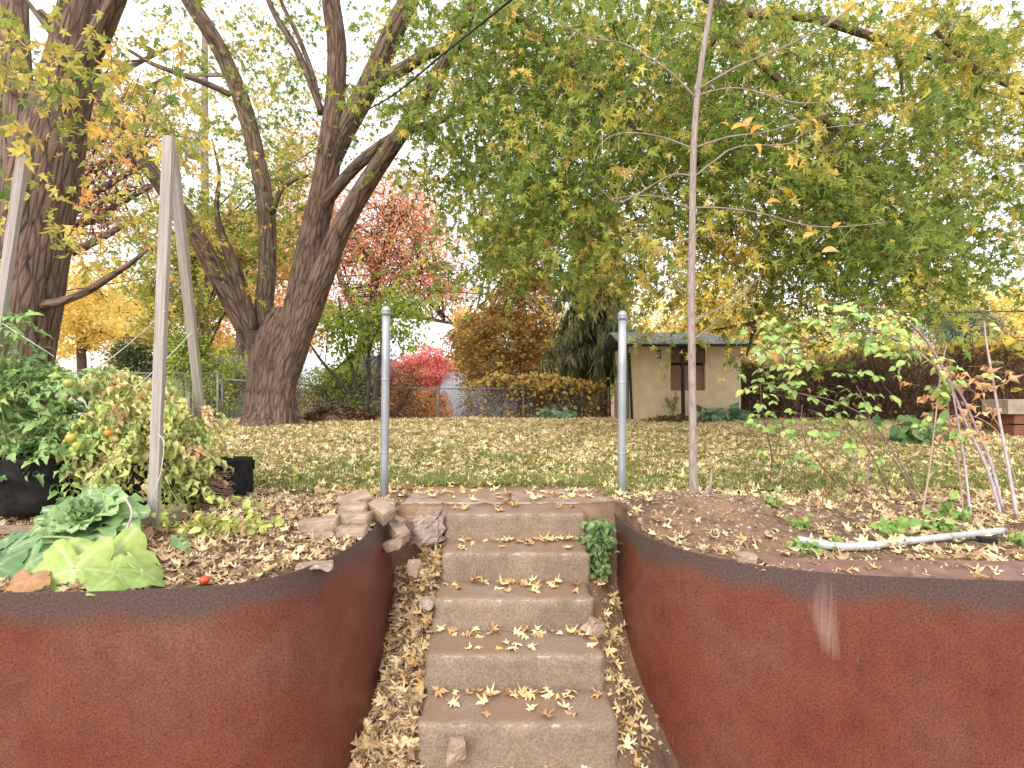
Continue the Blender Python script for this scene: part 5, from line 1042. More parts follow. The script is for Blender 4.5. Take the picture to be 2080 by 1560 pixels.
o = squash_leaf(None, tuple(P(293, 1078, 2.98)), .05, -1.2, .6, ((.45, .26, .14), (.52, .34, .2)), 93); o.name = 'withered_leaf'; o.location.z = 0; tag(o, 'crumpled tan leaf at the foot of the upright stake', 'leaf')
# dry root bundle
b = MB(); c0 = P(425, 1000, 3.75)
for k in range(170):
    a0 = R.uniform(0, 6.283); rr = R.uniform(.05, .17); hh = R.uniform(-.11, .12); pts = []
    for t in np.linspace(0, R.uniform(.9, 2.4), 6): pts.append(c0 + Vector((rr*math.cos(a0+t)*1.0 + R.uniform(-.012, .012), rr*math.sin(a0+t)*.7 + R.uniform(-.012, .012), hh + .05 - .03*t + R.uniform(-.012, .012))))
    for p in pts: p.z = max(p.z, .01)
    b.tube(pts, .0028, 4, R.choice([(.36, .25, .17), (.28, .18, .12), (.44, .32, .22), (.22, .14, .1)]), cap=False)
tag(b.build('root_bundle', M['cane'], None), 'tangled ball of dry brown roots in front of the grow bag', 'root ball', kind=None)

# ---------------------------------------------------------------- young sapling
sg = thing('ash_sapling', 'slim nearly leafless sapling with a pale grey trunk on the dirt mound', 'sapling', tuple(P(1412, 1010, 3.5)))
tube_obj('trunk', [[(1417, 1040, 3.5, 16), (1412, 1012, 3.5, 11), (1408, 960, 3.5, 8.6), (1407, 850, 3.5, 7.6), (1405, 700, 3.5, 7.4), (1404, 600, 3.5, 7.6), (1406, 480, 3.5, 6.8), (1407, 380, 3.5, 6.6), (1410, 280, 3.5, 6.2), (1418, 180, 3.5, 5.8), (1432, 80, 3.5, 5.2), (1452, -40, 3.5, 4.6), (1470, -160, 3.5, 4)]], M['sapling'], sg, 16, 8, .02)
SB = [[(1420, 178, 4), (1500, 132, 3), (1590, 95, 3), (1680, 48, 2.4), (1745, 0, 2)], [(1416, 192, 3.6), (1470, 178, 2.6), (1520, 180, 2.4), (1620, 207, 2), (1712, 200, 1.2)], [(1411, 298, 3.4), (1480, 276, 2.6), (1560, 265, 2.3), (1640, 240, 1.8), (1690, 225, 1)], [(1410, 357, 3.2), (1455, 322, 2.6), (1500, 296, 2.4), (1600, 290, 2), (1650, 262, 1.6), (1800, 246, .8)], [(1408, 420, 3.4), (1460, 420, 2.6), (1540, 430, 2.3), (1640, 456, 2), (1720, 458, 1.6), (1810, 448, .8)], [(1404, 652, 3.4), (1450, 630, 2.4), (1500, 600, 2.2), (1545, 560, 1.4)], [(1404, 690, 2.4), (1450, 655, 1.5), (1520, 590, 1)],
      [(1411, 195, 4), (1370, 152, 3), (1320, 115, 2.8), (1260, 85, 2.2), (1200, 75, 1.8), (1125, 35, 1)], [(1407, 300, 3.4), (1350, 278, 2.4), (1290, 268, 2), (1240, 275, 1.6), (1205, 308, .9)], [(1405, 355, 3), (1370, 352, 2.4), (1340, 365, 2), (1290, 395, 1.8), (1250, 408, 1.5), (1208, 368, .8)], [(1404, 425, 3), (1360, 402, 2.2), (1300, 395, 1.8), (1245, 402, 1.2)], [(1403, 482, 2.6), (1370, 492, 1.8), (1330, 515, 1)], [(1404, 610, 2.2), (1380, 590, 1.3), (1350, 540, .8)]]
b = MB(); tw_ = MB()
for s in SB:
    dd = R.uniform(-.35, .35); p, r = limb_path([(x, y, 3.5 + dd*abs(x-1408)/300, w*.62) for x, y, w in s], 5)
    ob = MB(); ob.tube(p, r, 8); ob.build('branch', M['sapling'], sg, True)
    for k in range(7):
        q = p[R.randrange(len(p)//3, len(p))]; e = q + Vector((R.uniform(-.1, .1), R.uniform(-.07, .07), R.uniform(-.12, .1))); tw_.tube([q, (q+e)/2+Vector((0, 0, .012)), e], [.0019, .0014, .0009], 5, (.58, .45, .22))
tag(tw_.build('twigs', M['cane'], sg), kind='stuff')
for k, (px, py, s, up) in enumerate([(1484, 262, 34, .3), (1508, 262, 34, 1.0), (1524, 268, 30, .6), (1642, 240, 24, -.6), (1650, 250, 20, -.9), (1533, 290, 26, -1.1), (1652, 196, 18, .4), (1556, 410, 30, .1), (1668, 510, 36, .1), (1630, 482, 26, .5), (1690, 462, 22, .7), (1715, 22, 34, .8), (1560, 710, 40, -1), (1480, 256, 20, 2.6)]):
    tv, tt = blade(.45, 6, .35, -.5, 0, .4, k); c = P(px, py, 3.5); L = s*3.5/F; d = np.array([[math.cos(up), -.3, math.sin(up)]]); fr = frames(d, np.array([[0, -.8, .6]]))
    V_ = (fr[0] @ (tv*L).T).T + np.array(c); mesh_np('leaf', V_, tt, np.tile(R.choice([(.68, .36, .08), (.62, .29, .08), (.6, .38, .13)]), (len(tv), 1)), M['dry'], sg)
for dx, h in ((.05, .17), (.02, .07)):
    b = MB(); c = P(1430+dx*200, 1012, 3.45); b.tube([c, c+Vector((dx*.3, 0, h))], [.012, .008], 7); b.build('sucker_stub', M['sapling'], sg, True)

# ---------------------------------------------------------------- raspberry canes
PURP, WHT, TAN_, DKR = (.36, .19, .22), (.60, .52, .60), (.5, .36, .28), (.20, .07, .07)
def canes(name, label, specs, leaves, pal, lsz, base, n_on=4, tm=OVAL, dry=0):
    g = thing(name, label, 'canes', base); lp = []
    for rows, r, c0, c1 in specs:
        p = [Vector(v) for v in spline([P(*a) for a in rows], 6)]; n = len(p); b = MB()
        b.tube(p, [r*(1-.6*i/(n-1)) for i in range(n)], 7, [c0 if False else tuple(a*(1-i/(n-1))+q*i/(n-1) for a, q in zip(c0, c1)) for i in range(n)]); b.build('cane', M['cane'], g, True)
        for k in range(n_on):
            q = p[R.randrange(n//2, n)]; lp.append((np.array(q), np.array(rdir(1)[0])))
    for (px, py, d, sx, sy, n) in leaves:
        for _ in range(n): lp.append((np.array(P(rng.normal(px, sx), rng.normal(py, sy), d + rng.normal(0, .12))), rdir(1)[0]))
    pos, tip, sz, rA, rB = [], [], [], [], []
    for q, d in lp:                                            # three-leaflet leaves on short stalks
        d = d*np.array([1, .6, .35]); d[2] -= .15; d /= np.linalg.norm(d); L = rng.uniform(*lsz); e = q + d*L*1.1; rA.append(q - d*.02); rB.append(e); s = np.cross(d, [0, 0, 1]); s /= max(np.linalg.norm(s), 1e-6)
        for k in (-1, 0, 1): pos.append(e if k == 0 else e - d*L*.3); tip.append(d*(1 if k == 0 else .35) + s*k + np.array([0, 0, -.3])); sz.append(L*(1.1 if k == 0 else .9))
    n = len(pos); up = rdir(n)*.5; up[:, 2] += .8; up[:, 1] -= .5
    lv = scatter(tm, np.array(pos), frames(np.array(tip), up), np.array(sz), np.repeat(pick_cols(n//3, pal, .2), 3, axis=0)); V_, T_, C_ = joinm(lv, sticks(rA, rB, .0018, .0012, (.3, .2, .12)))
    tag(mesh_np('leaves', V_, T_, C_, M['veg'], g), kind='stuff')
RASP = [(4, (.24, .35, .10)), (3, (.31, .42, .13)), (2, (.18, .28, .09)), (1, (.42, .42, .15))]
canes('raspberry_canes', 'thick purple-white raspberry canes at the right edge with arching tops', [
 ([(2066, 1050, 3.45), (2050, 960, 3.45), (2032, 860, 3.45), (2015, 760, 3.45), (2003, 690, 3.45), (1999, 652, 3.45)], .0105, WHT, TAN_),
 ([(2033, 1045, 3.55), (2005, 950, 3.55), (1965, 865, 3.55), (1930, 780, 3.5), (1890, 702, 3.5), (1835, 645, 3.45), (1770, 622, 3.4), (1690, 640, 3.35)], .0105, WHT, DKR),
 ([(2036, 1030, 3.6), (2010, 930, 3.6), (1975, 850, 3.6), (1945, 790, 3.55), (1880, 725, 3.5), (1830, 692, 3.45), (1750, 668, 3.45), (1640, 690, 3.4), (1570, 740, 3.4)], .0095, WHT, DKR),
 ([(1972, 1055, 3.45), (1962, 960, 3.45), (1945, 850, 3.45), (1930, 770, 3.45), (1922, 735, 3.45)], .0075, WHT, PURP),
 ([(1958, 1050, 3.5), (1945, 930, 3.5), (1928, 850, 3.5), (1925, 800, 3.5)], .006, TAN_, PURP),
 ([(1873, 1045, 3.5), (1888, 950, 3.5), (1900, 850, 3.5), (1910, 760, 3.5), (1922, 700, 3.5)], .0065, TAN_, TAN_)],
 [(1920, 730, 3.45, 25, 20, 6), (1915, 790, 3.45, 25, 15, 6), (1890, 870, 3.5, 20, 15, 5), (1800, 690, 3.4, 40, 18, 9), (1690, 655, 3.35, 50, 22, 14), (1745, 630, 3.4, 40, 18, 10), (1850, 690, 3.45, 30, 20, 6), (1600, 680, 3.4, 35, 30, 12)], RASP, (.045, .08), tuple(P(2000, 1050, 3.5)))
canes('raspberry_canes', 'green-leaved raspberry thicket with thin dark stems in front of the shed corner', [
 ([(1760, 1012, 4.0), (1766, 930, 4.0), (1772, 880, 4.0), (1758, 820, 4.0), (1740, 782, 4.0)], .0065, PURP, PURP), ([(1808, 1010, 4.05), (1780, 940, 4.05), (1730, 865, 4.05), (1650, 805, 4.0), (1570, 790, 4.0)], .006, DKR, PURP),
 ([(1872, 1015, 4.0), (1830, 940, 4.0), (1770, 855, 4.0), (1700, 815, 4.0), (1640, 800, 4.0)], .006, PURP, PURP), ([(1564, 978, 4.5), (1567, 920, 4.5), (1552, 850, 4.5), (1545, 780, 4.5), (1560, 710, 4.5)], .0055, DKR, DKR), ([(1692, 972, 4.6), (1645, 912, 4.6), (1628, 865, 4.6), (1630, 820, 4.6)], .005, DKR, PURP), ([(1855, 1005, 4.1), (1810, 925, 4.1), (1720, 870, 4.1)], .005, PURP, DKR), ([(1567, 935, 4.5), (1585, 880, 4.5), (1592, 850, 4.5)], .004, DKR, DKR), ([(1730, 960, 4.2), (1732, 930, 4.2), (1738, 880, 4.2)], .004, TAN_, TAN_)],
 [(1580, 730, 3.9, 30, 28, 12), (1545, 770, 4.0, 25, 30, 9), (1625, 770, 3.9, 35, 28, 9), (1560, 870, 4.2, 25, 25, 7), (1680, 760, 3.9, 40, 35, 7), (1650, 870, 4.1, 40, 28, 9), (1720, 890, 4.1, 35, 30, 7), (1700, 850, 4.0, 40, 25, 7), (1750, 790, 3.9, 35, 25, 6), (1590, 660, 3.8, 40, 18, 8), (1660, 690, 3.8, 45, 18, 8), (1740, 940, 4.1, 35, 20, 4), (1640, 940, 4.5, 35, 25, 3), (1800, 760, 3.9, 35, 25, 4)], RASP, (.045, .08), tuple(P(1740, 1010, 4.0)))
canes('raspberry_canes', 'dry cane with shrivelled orange-tan leaves beside the stone bench', [([(2070, 1000, 3.7), (2040, 900, 3.7), (2010, 860, 3.7), (1960, 840, 3.7), (1900, 850, 3.7)], .004, TAN_, TAN_), ([(2040, 880, 3.6), (1985, 800, 3.6), (1930, 765, 3.6)], .003, TAN_, TAN_)],
 [(1990, 850, 3.5, 25, 25, 9), (1960, 790, 3.5, 30, 18, 7), (2030, 770, 3.5, 20, 15, 4), (1880, 800, 3.5, 18, 20, 5), (1975, 870, 3.5, 30, 12, 5), (1960, 750, 3.5, 25, 14, 5)], [(3, (.52, .29, .16)), (2, (.45, .25, .13)), (2, (.55, .42, .22))], (.04, .065), tuple(P(2060, 1010, 3.7)), tm=WILT)
b = MB()
for k in range(20):
    c = P(rng.uniform(1560, 1760), 1000, rng.uniform(3.3, 3.8)); c.z = float(ground_z(c.x, c.y, False)); e = c + Vector((rng.normal(0, .03), 0, rng.uniform(.08, .25))); b.tube([c, (c+e)/2+Vector((.008, 0, 0)), e], [.002, .0016, .001], 4, (.22, .13, .09))
tag(b.build('dead_stalks', M['cane'], None), 'thin dead brown stalks standing on the dirt mound', 'stalks', kind='stuff')
# white pipe, black device, bench, pavers
b = MB(); M['pvc'] = mat_noise('grubby_white_pvc', (.36, .355, .36), (.50, .49, .50), 7, rough=.4, bump=.05, spec=.5)
pr = [(1620, 1103, 2.85), (1660, 1107, 2.8), (1710, 1112, 2.76), (1770, 1108, 2.78), (1850, 1098, 2.86), (1940, 1085, 2.95), (2040, 1076, 3.05)]
pp_ = [P(*a) for a in pr]
for p in pp_: p.z = .03 + float(ground_z(p.x, p.y, False))
pg = thing('white_pipe', 'bent white plastic pipe lying on the soil behind the steel strip', 'pipe', tuple(pp_[0]))
b.tube([Vector(p) for p in spline(pp_[:4], 6)], .021, 14); b.build('pipe', M['pvc'], pg, True)
b = MB(); b.tube([Vector(p) for p in spline(pp_[3:], 6)], .0185, 14); b.build('pipe', M['pvc'], pg, True)
b = MB(); d_ = (pp_[3]-pp_[2]).normalized(); b.tube([pp_[3]-d_*.03, pp_[3]+d_*.012], .0235, 14); b.build('collar', M['pvc'], pg, True)
b = MB(); c = P(2005, 1103, 2.85); c.z = .03; b.box(tuple(c), (.085, .035, .03), jit=.003); b.tube([Vector(p) for p in spline([c+Vector((-.04, 0, 0)), c+Vector((-.09, .005, 0)), c+Vector((-.15, -.02, -.008)), c+Vector((-.24, -.03, -.02))], 5)], .007, 7); tag(b.build('cable_connector', M['black'], None), 'black cable connector lying beside the white pipe', 'connector')
bn = thing('stone_bench', 'grey stone slab on a dark red timber base at the right edge', 'bench', tuple(P(2070, 850, 8.6)))
c = P(2075, 820, 8.6); M['stone'] = mat_noise('grey_brown_stone', (.28, .23, .18), (.40, .34, .28), 6, bump=.5, bscale=40)
b = MB(); b.box((c.x+.5, c.y+.2, .48), (1.5, .5, .23), jit=.012); b.build('slab', M['stone'], bn); M['redwood'] = mat_noise('red_timber', (.16, .06, .035), (.25, .10, .06), 5, bump=.4)
for k in range(2): b = MB(); b.box((c.x+.55, c.y+.2, .29-.17*k), (1.35, .42, .15), jit=.004); b.build('timber', M['redwood'], bn)
for k, (px, py, lab) in enumerate(((1720, 962, 'grey paving stone in the lawn behind the thin canes'), (1765, 938, 'grey paving stone further back in the lawn near the purple canes'))):
    d = F*.85/(py-778); x = (px-1040)/F*d; o = rough_block('paving_stone', x-.17, x+.17, d-.22, d+.22, -.05, .028, M['slab'], None, step=.08, seed=k+70); tag(o, lab, 'paving stone')

# ---------------------------------------------------------------- stones and bricks
M['brick'] = mat_noise('tan_paver', (.27, .19, .135), (.44, .33, .245), 9, bump=.8, bscale=60, dist=.012)
def stone(name, label, px, py, d, size, rz, tx, ty, cat='brick', z=None, mat='brick', amp=.007, group=None):
    c = P(px, py, d)
    if z is not None: c.z = z
    me = rough_block(name, -size[0]/2, size[0]/2, -size[1]/2, size[1]/2, -size[2]/2, size[2]/2, M[mat], None, bev=.005, amp=amp, step=min(.02, min(size)/3.0), seed=R.randrange(99), smooth=False)
    me.location = c; me.rotation_euler = (tx, ty, rz); tag(me, label, cat, group)
B_ = (.20, .10, .065)
for i, (px, py, d, sz, rz, tx, ty, lab) in enumerate([
 (648, 1072, 3.06, (.215, .11, .075), .15, .05, -.08, 'leftmost tan brick, jutting out over the front of the stone pile'), (722, 1058, 3.16, (.17, .11, .07), -.05, .0, .03, 'tan brick in the middle of the stone pile'), (718, 1036, 3.24, (.16, .12, .045), .1, .1, 0, 'thin flat tan brick on top of the middle of the stone pile'), (722, 1018, 3.5, (.2, .12, .05), .7, .25, -.15, 'slanting flat stone at the back of the pile'), (775, 1042, 3.28, (.16, .1, .09), -.6, .3, .35, 'tilted brown brick at the right of the pile above the wall end'), (716, 1086, 3.02, (.16, .1, .06), .05, 0, 0, 'tan brick at the bottom of the pile behind the wall rim'), (692, 1112, 2.94, (.10, .08, .05), .4, .2, .1, 'small round stone below the pile'), (810, 1085, 3.36, (.15, .09, .09), -.9, .15, .4, 'brown brick leaning in the gap right of the wall end'), (806, 1064, 3.4, (.12, .07, .06), -.5, .0, .2, 'short brown brick wedged behind the wall end'), (800, 1110, 3.30, (.12, .08, .06), -.3, .1, -.3, 'lower brick leaning in the gap beside the wall end'), (780, 1024, 3.62, (.15, .1, .03), .2, .05, .1, 'flat whitish stone at the foot of the left gate post'), (660, 1098, 3.0, (.12, .09, .07), .2, 0, 0, 'dusty stone under the jutting brick')]):
    stone('brick' if sz[0] > .13 else 'stone', lab, px, py, d, sz, rz, tx, ty, 'brick' if sz[0] > .13 else 'stone', mat='slab' if 'whitish' in lab else 'brick', amp=.004, z=P(px, py, d).z + .02)
stone('stone', 'angular grey-brown stone on the right end of the third step', 1207, 1272, 2.93, (.085, .08, .085), .6, .2, .5, 'stone', amp=.012)
stone('stone', 'rounded tan stone in front of the lowest step', 928, 1520, 2.36, (.075, .06, .085), .3, .2, .1, 'stone', amp=.012)
stone('stone', 'rounded stone among the leaves left of the second step', 842, 1150, 3.1, (.07, .06, .08), .4, .2, .1, 'stone', amp=.012)
stone('stone', 'tan stone at the left tip of the steel strip', 1515, 1132, 2.56, (.10, .06, .05), .1, .1, .15, 'stone', amp=.012)
stone('stone', 'grey slate chip behind the left wall rim', 640, 1160, 2.52, (.16, .07, .025), .3, .05, 0, 'stone', z=.005, mat='slab')
stone('stone', 'pale stone chip beside the broken concrete at step three', 866, 1222, 3.0, (.07, .07, .05), .1, 0, 0, 'stone', mat='slab', amp=.01)
# ================================================================ grass and fallen leaves
FALL = [(5, (.76, .61, .32)), (5, (.84, .72, .45)), (2.4, (.66, .46, .19)), (1.6, (.56, .36, .18)), (.8, (.40, .25, .14)), (.8, (.68, .56, .18))]
MULC = [(4, (.68, .53, .31)), (3, (.52, .36, .21)), (2.4, (.36, .23, .15)), (3, (.74, .60, .36)), (.8, (.58, .35, .14))]
def lay(pts, tilt=.35):
    n = len(pts); tip = rdir(n); tip[:, 2] *= tilt; up = rdir(n)*tilt*1.2; up[:, 2] += 1; return frames(tip, up)
def litter(name, label, pts, tm, lsz, pal, tilt=.35, cat='leaf litter', mat='dry', lift=.012):
    pts = np.array(pts); pts[:, 2] = ground_z(pts[:, 0], pts[:, 1]) + lift*rng.random(len(pts)) + .006
    V_, T_, C_ = scatter(tm, pts, lay(pts, tilt), rng.uniform(*lsz, len(pts)), pick_cols(len(pts), pal)); return tag(mesh_np(name, V_, T_, C_, M[mat]), label, cat, kind='stuff')
# lawn leaves: denser drifts with green gaps
n = 84000; y = np.sqrt(rng.uniform(4.3**2, 13.9**2, n)); x = rng.uniform(-1.02, 1.02, n)*y
dn = .72 + .45*snoise(x, y, 1.5, 3) + .22*snoise(x, y, 4.2, 1); keep = rng.random(n) < np.clip(dn, .12, 1)
keep &= ~((np.abs(x) < .8) & (y < 4.45)); x, y = x[keep], y[keep]
litter('lawn_leaves', 'pale yellow maple leaves strewn all over the lawn', np.stack([x, y, 0*x], 1), DRYL, (.05, .088), FALL, .28, lift=.03)
# mulch beds
def bed_pts(n, side):
    out = []
    while len(out) < n:
        if side < 0: q = (rng.uniform(-4.0, -.80), rng.uniform(2.2, 4.6))
        else: q = (rng.uniform(.70, 4.4), rng.uniform(2.35, 4.7))
        out.append(q)
    a = np.array(out); m = inside_left(a[:, 0], a[:, 1]) if side < 0 else inside_right(a[:, 0], a[:, 1]); m |= (a[:, 1] > 3.65); a = a[m]; return np.column_stack([a, np.zeros(len(a))])
litter('bed_leaves', 'tan and yellow leaves covering the mulch bed left of the steps', bed_pts(5600, -1), DRYL + FULL[3:5], (.032, .064), MULC, .4, lift=.02)
a = bed_pts(4400, 1); mdist = ((a[:, 0]-1.3)/.65)**2 + ((a[:, 1]-3.3)/.55)**2; a = a[rng.random(len(a)) < np.clip(mdist*.45, .07, .8)]
litter('bed_leaves', 'yellow and brown leaves over the raspberry bed right of the steps', a, DRYL + FULL[3:5], (.035, .07), MULC + FALL[:2], .4, lift=.02)
# drift in the gap between the left wall and the steps
n = 1150; y = rng.uniform(2.3, 3.6, n); x = -.45 - np.abs(rng.random(n))*.33
litter('gap_leaves', 'brown and yellow leaf drift between the left wall and the steps', np.stack([x, y, 0*x], 1), DRYL + FULL[2:], (.045, .09), MULC + [(2, (.66, .45, .2))], .6, lift=.05)
n = 150; y = rng.uniform(2.35, 3.5, n); x = .49 + rng.random(n)*.17
litter('gap_leaves', 'scattered leaves on the orange dirt right of the steps', np.stack([x, y, 0*x], 1), FULL, (.04, .075), FALL, .5)
n = 130; y = rng.uniform(2.22, 2.44, n); x = rng.uniform(-.75, .7, n)
litter('gap_leaves', 'yellow leaves on the dirt in front of the lowest step', np.stack([x, y, 0*x], 1), FULL, (.05, .085), FALL, .5, lift=.03)
# wood chips and twigs
def chips(name, label, pts, ln, pal):
    pts = np.array(pts); pts[:, 2] = ground_z(pts[:, 0], pts[:, 1]) + .006 + .02*rng.random(len(pts)); d = rdir(len(pts)); d[:, 2] *= .25; l = rng.uniform(*ln, len(pts))[:, None]
    V_, T_, C_ = sticks(pts - d*l/2, pts + d*l/2, rng.uniform(.002, .006, len(pts)), .002, pick_cols(len(pts), pal)); tag(mesh_np(name, V_, T_, C_, M['plain']), label, 'wood chips', kind='stuff')
CH = [(3, (.20, .14, .10)), (2, (.30, .22, .16)), (2, (.13, .09, .07)), (1, (.42, .33, .25))]
n = 1700; chips('wood_chips', 'shredded bark and twigs in the gap left of the steps', np.stack([-.45-rng.random(n)*.34, rng.uniform(2.35, 3.5, n), np.zeros(n)], 1), (.04, .14), CH)
chips('wood_chips', 'shredded bark mulch in the left bed', bed_pts(3800, -1), (.03, .09), CH)
chips('wood_chips', 'shredded bark mulch in the right bed', bed_pts(1300, 1), (.03, .08), CH)
# small clods and pebbles on the bare dirt
def clods(name, label, n, fx, fy, sz, pal):
    x, y = fx(n), fy(n); pts = np.stack([x, y, ground_z(x, y)], 1)
    t = np.array([(1, 0, 0), (-.5, .8, 0), (-.5, -.8, 0), (0, 0, .75), (.4, .5, .55), (-.3, -.2, .6)]); f = np.array([(0, 1, 4), (1, 5, 3), (1, 3, 4), (1, 2, 5), (2, 0, 3), (2, 3, 5), (0, 4, 3)])
    fr = frames(np.column_stack([rdir(n)[:, :2], np.zeros(n)]), np.tile([0, 0, 1.], (n, 1))); V_, T_, C_ = scatter([(t, f)], pts, fr, rng.uniform(*sz, n)**1.0, pick_cols(n, pal)); tag(mesh_np(name, V_, T_, C_, M['plain']), label, 'clods', kind='stuff')
CL = [(3, (.27, .18, .12)), (3, (.36, .24, .15)), (1, (.5, .42, .35)), (1, (.18, .12, .08))]
clods('soil_clods', 'crumbs of soil and pebbles on the dirt mound by the sapling', 1500, lambda n: rng.normal(1.25, .42, n).clip(.75, 3), lambda n: rng.normal(3.3, .3, n).clip(2.75, 4.2), (.004, .018), CL)
clods('soil_clods', 'crumbs of orange dirt right of the steps', 350, lambda n: rng.uniform(.49, .66, n), lambda n: rng.uniform(2.3, 3.5, n), (.003, .014), CL)
clods('soil_clods', 'crumbs of dirt in front of the lowest step', 220, lambda n: rng.uniform(-.5, .6, n), lambda n: rng.uniform(2.2, 2.43, n), (.004, .018), CL)
clods('soil_clods', 'crumbs of soil around the stone pile', 500, lambda n: rng.normal(-1.15, .25, n).clip(-2, -.84), lambda n: rng.normal(3.25, .3, n).clip(2.7, 4), (.004, .016), CL)
# grass blades
n = 130000; y = 4.35 + (13.6-4.35)*rng.random(n)**1.8; x = rng.uniform(-1.0, 1.0, n)*y
k = rng.random(n) < np.clip(.55 - .5*snoise(x, y, 1.5, 3) + .8*np.exp(-((y-4.65)/.22)**2), .1, 1); k &= ~((np.abs(x) < .82) & (y < 4.46)); k &= y > 4.40 + .10*snoise(x, 0*x, 3.1); x, y = x[k], y[k]; n = len(x)
pts = np.stack([x, y, ground_z(x, y)], 1); d = rdir(n)*.55; d[:, 2] = 1
bl = [(np.array([(-.06, 0, 0), (.06, 0, 0), (.05, .55, .05), (.0, 1, .25)]), np.array([(0, 1, 2), (0, 2, 3)]))]
V_, T_, C_ = scatter(bl, pts, frames(d, rdir(n)), rng.uniform(.04, .085, n), pick_cols(n, [(4, (.12, .17, .045)), (3, (.17, .22, .06)), (2, (.28, .26, .09)), (1, (.36, .29, .13))])); tag(mesh_np('grass', V_, T_, C_, M['grass']), 'short green grass blades between the fallen leaves', 'grass', kind='stuff')
def tuft(label, px, py, d, n, h, sp=.05):
    c = P(px, py, d); z = float(ground_z(c.x, c.y, False)); g = np.column_stack([c.x+rng.normal(0, sp, n), c.y+rng.normal(0, sp, n), np.full(n, z)]); dd = rdir(n)*.5; dd[:, 2] = 1
    V_, T_, C_ = scatter([blade(.045, 5, .2, -.5, 0, .3, 1), blade(.04, 5, .2, -.9, 0, .3, 2)], g, frames(dd, rdir(n)), rng.uniform(h*.5, h, n), pick_cols(n, [(4, (.13, .20, .05)), (2, (.2, .26, .08)), (1, (.4, .34, .14))])); tag(mesh_np('grass_tuft', V_, T_, C_, M['grass']), label, 'grass tuft', kind='stuff')
tuft('tall grass tuft at the foot of the right gate post', 1245, 1003, 4.15, 90, .16)
tuft('broad-bladed pale tuft right of the right gate post', 1297, 1000, 4.1, 16, .2, .02)
tuft('grass tuft between the right gate post and the sapling', 1360, 1000, 4.2, 60, .10, .09)
tuft('grass tuft at the back edge of the landing slab', 1030, 985, 4.5, 70, .07, .08)
tuft('grass tuft at the lawn edge right of the slab centre', 1120, 985, 4.5, 80, .07, .1)
# single leaves on the steps, the slab and the strip: each its own object
leaf_me = []
for k, (tv, tt) in enumerate(FULL):
    me = bpy.data.meshes.new('fallen_leaf'); st_ = np.array([(-.012, 0, 0), (.012, 0, 0), (.02, -.5, .06)]); me.from_pydata([tuple(v) for v in np.concatenate([tv, st_])], [], [tuple(int(i) for i in t) for t in tt] + [tuple(len(tv)+i for i in (0, 1, 2))]); leaf_me.append(me)
def mat_single():
    m, ns, ls, p, out = nodes('fallen_leaf_skin'); oi = N(ns, 'ShaderNodeObjectInfo'); r = ramp(ns, [(0, (.72, .57, .32)), (.3, (.78, .66, .42)), (.55, (.68, .49, .22)), (.8, (.58, .36, .16)), (1, (.44, .25, .14))]); ls.new(oi.outputs['Random'], r.inputs[0])
    t = N(ns, 'ShaderNodeTexNoise', Scale=9, Detail=4); co = N(ns, 'ShaderNodeTexCoord'); ls.new(co.outputs['Object'], t.inputs['Vector']); r2 = ramp(ns, [(.3, (.75, .7, .62)), (.6, (1.1, 1.08, 1.05))]); ls.new(t.outputs[0], r2.inputs[0])
    mx = N(ns, 'ShaderNodeMixRGB', blend_type='MULTIPLY'); mx.inputs[0].default_value = 1; ls.new(r.outputs[0], mx.inputs[1]); ls.new(r2.outputs[0], mx.inputs[2]); ls.new(mx.outputs[0], p.inputs['Base Color']); p.inputs['Roughness'].default_value = .7; p.inputs['Specular IOR Level'].default_value = .2
    return m
M['single'] = mat_single()
for me in leaf_me: me.materials.append(M['single'])
NTH = ['first', 'second', 'third', 'fourth', 'fifth', 'sixth', 'seventh', 'eighth', 'ninth', 'tenth']
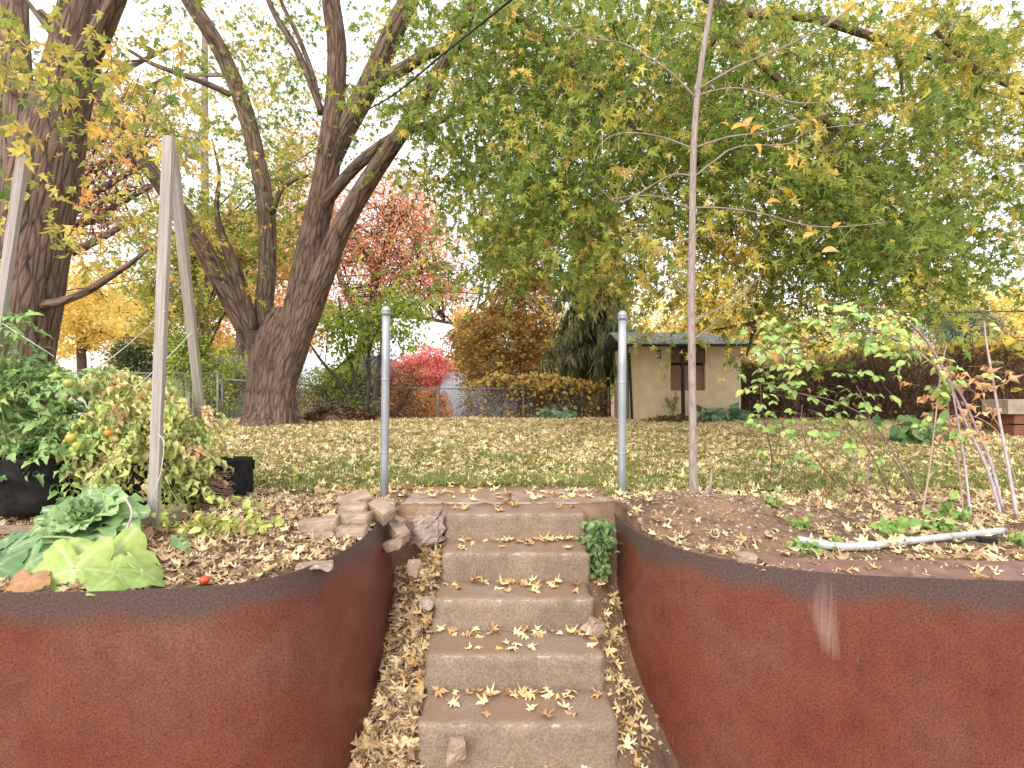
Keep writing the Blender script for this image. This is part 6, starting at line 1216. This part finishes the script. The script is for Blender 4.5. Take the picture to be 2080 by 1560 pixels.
def drop(n, label, group, fx, fy, z, sz=(.04, .075), order=None, thirds=None, tilt=.32):
    """loose leaves, each an object; counted from the left, or told apart by which third of the step they lie on"""
    ps = sorted([(fx(), fy()) for _ in range(n)], key=lambda p: p[0]/p[1])
    for k, (x, y) in enumerate(ps):
        o = bpy.data.objects.new('fallen_leaf', leaf_me[R.randrange(len(leaf_me))]); COL.objects.link(o); s = R.uniform(*sz); o.scale = (s, s, s)
        o.location = (x, y, z + s*.10 + .003); o.rotation_euler = (R.uniform(-tilt, tilt), R.uniform(-tilt, tilt), R.uniform(0, 6.28)); lb, gp = label, group
        if order: lb = f'{label}, {NTH[k]} from the left'
        if thirds:
            t = 'left' if x < thirds[0] else ('middle' if x < thirds[1] else 'right'); lb = f'{label}, {t} third'; gp = f'{group}, {t} third'
        tag(o, lb, 'leaf', gp)
ORD = ['lowest', 'second lowest', 'middle', 'second highest', 'highest']
CNT = [(9, 26), (8, 34), (8, 30), (6, 30), (8, 0)]
for k, (a, b_) in enumerate(STEPS):
    y0 = 2.43 + .28*k; zt = -.68 + .17*k; nm = ORD[k]; th = (a+(b_-a)/3, a+(b_-a)*2/3)
    drop(CNT[k][0], f'yellow maple leaf loose on the front of the {nm} step', f'loose leaves on the {nm} step', lambda: R.uniform(a+.05, b_-.05), lambda: R.uniform(y0+.05, y0+.19), zt, order=True)
    if CNT[k][1]: drop(CNT[k][1], f'yellow maple leaf heaped at the back of the {nm} step', f'heaped leaves on the {nm} step', lambda: a + (b_-a)*min(.97, max(.05, R.gauss(.55, .27))), lambda: y0 + R.uniform(.2, .262), zt + .006, (.035, .07), thirds=th, tilt=.55)
drop(60, 'dry yellow leaf lying on the landing slab', 'leaves on the landing slab', lambda: R.uniform(-.78, .78), lambda: R.uniform(3.88, 4.4), 0.006, (.045, .08), thirds=(-.26, .26))
drop(3, 'tan leaf lying on the flat steel strip', 'leaves on the steel strip', lambda: R.uniform(1.5, 2.3), lambda: R.uniform(2.42, 2.5), .012, (.03, .05), order=True)
# leaves blown onto the shed roof
for k in range(46):
    o = bpy.data.objects.new('fallen_leaf', leaf_me[k % len(leaf_me)]); COL.objects.link(o); t = R.random()**1.5; s = R.uniform(.07, .12); o.scale = (s, s, s); o.location = (R.uniform(2.4, 4.9), 12.1+1.3*t, 1.765+.36*t+.012); o.rotation_euler = (.27+R.uniform(-.2, .2), R.uniform(-.2, .2), R.uniform(0, 6.28)); tag(o, 'pale leaf lying on the green shed roof', 'leaf', 'leaves on the shed roof')
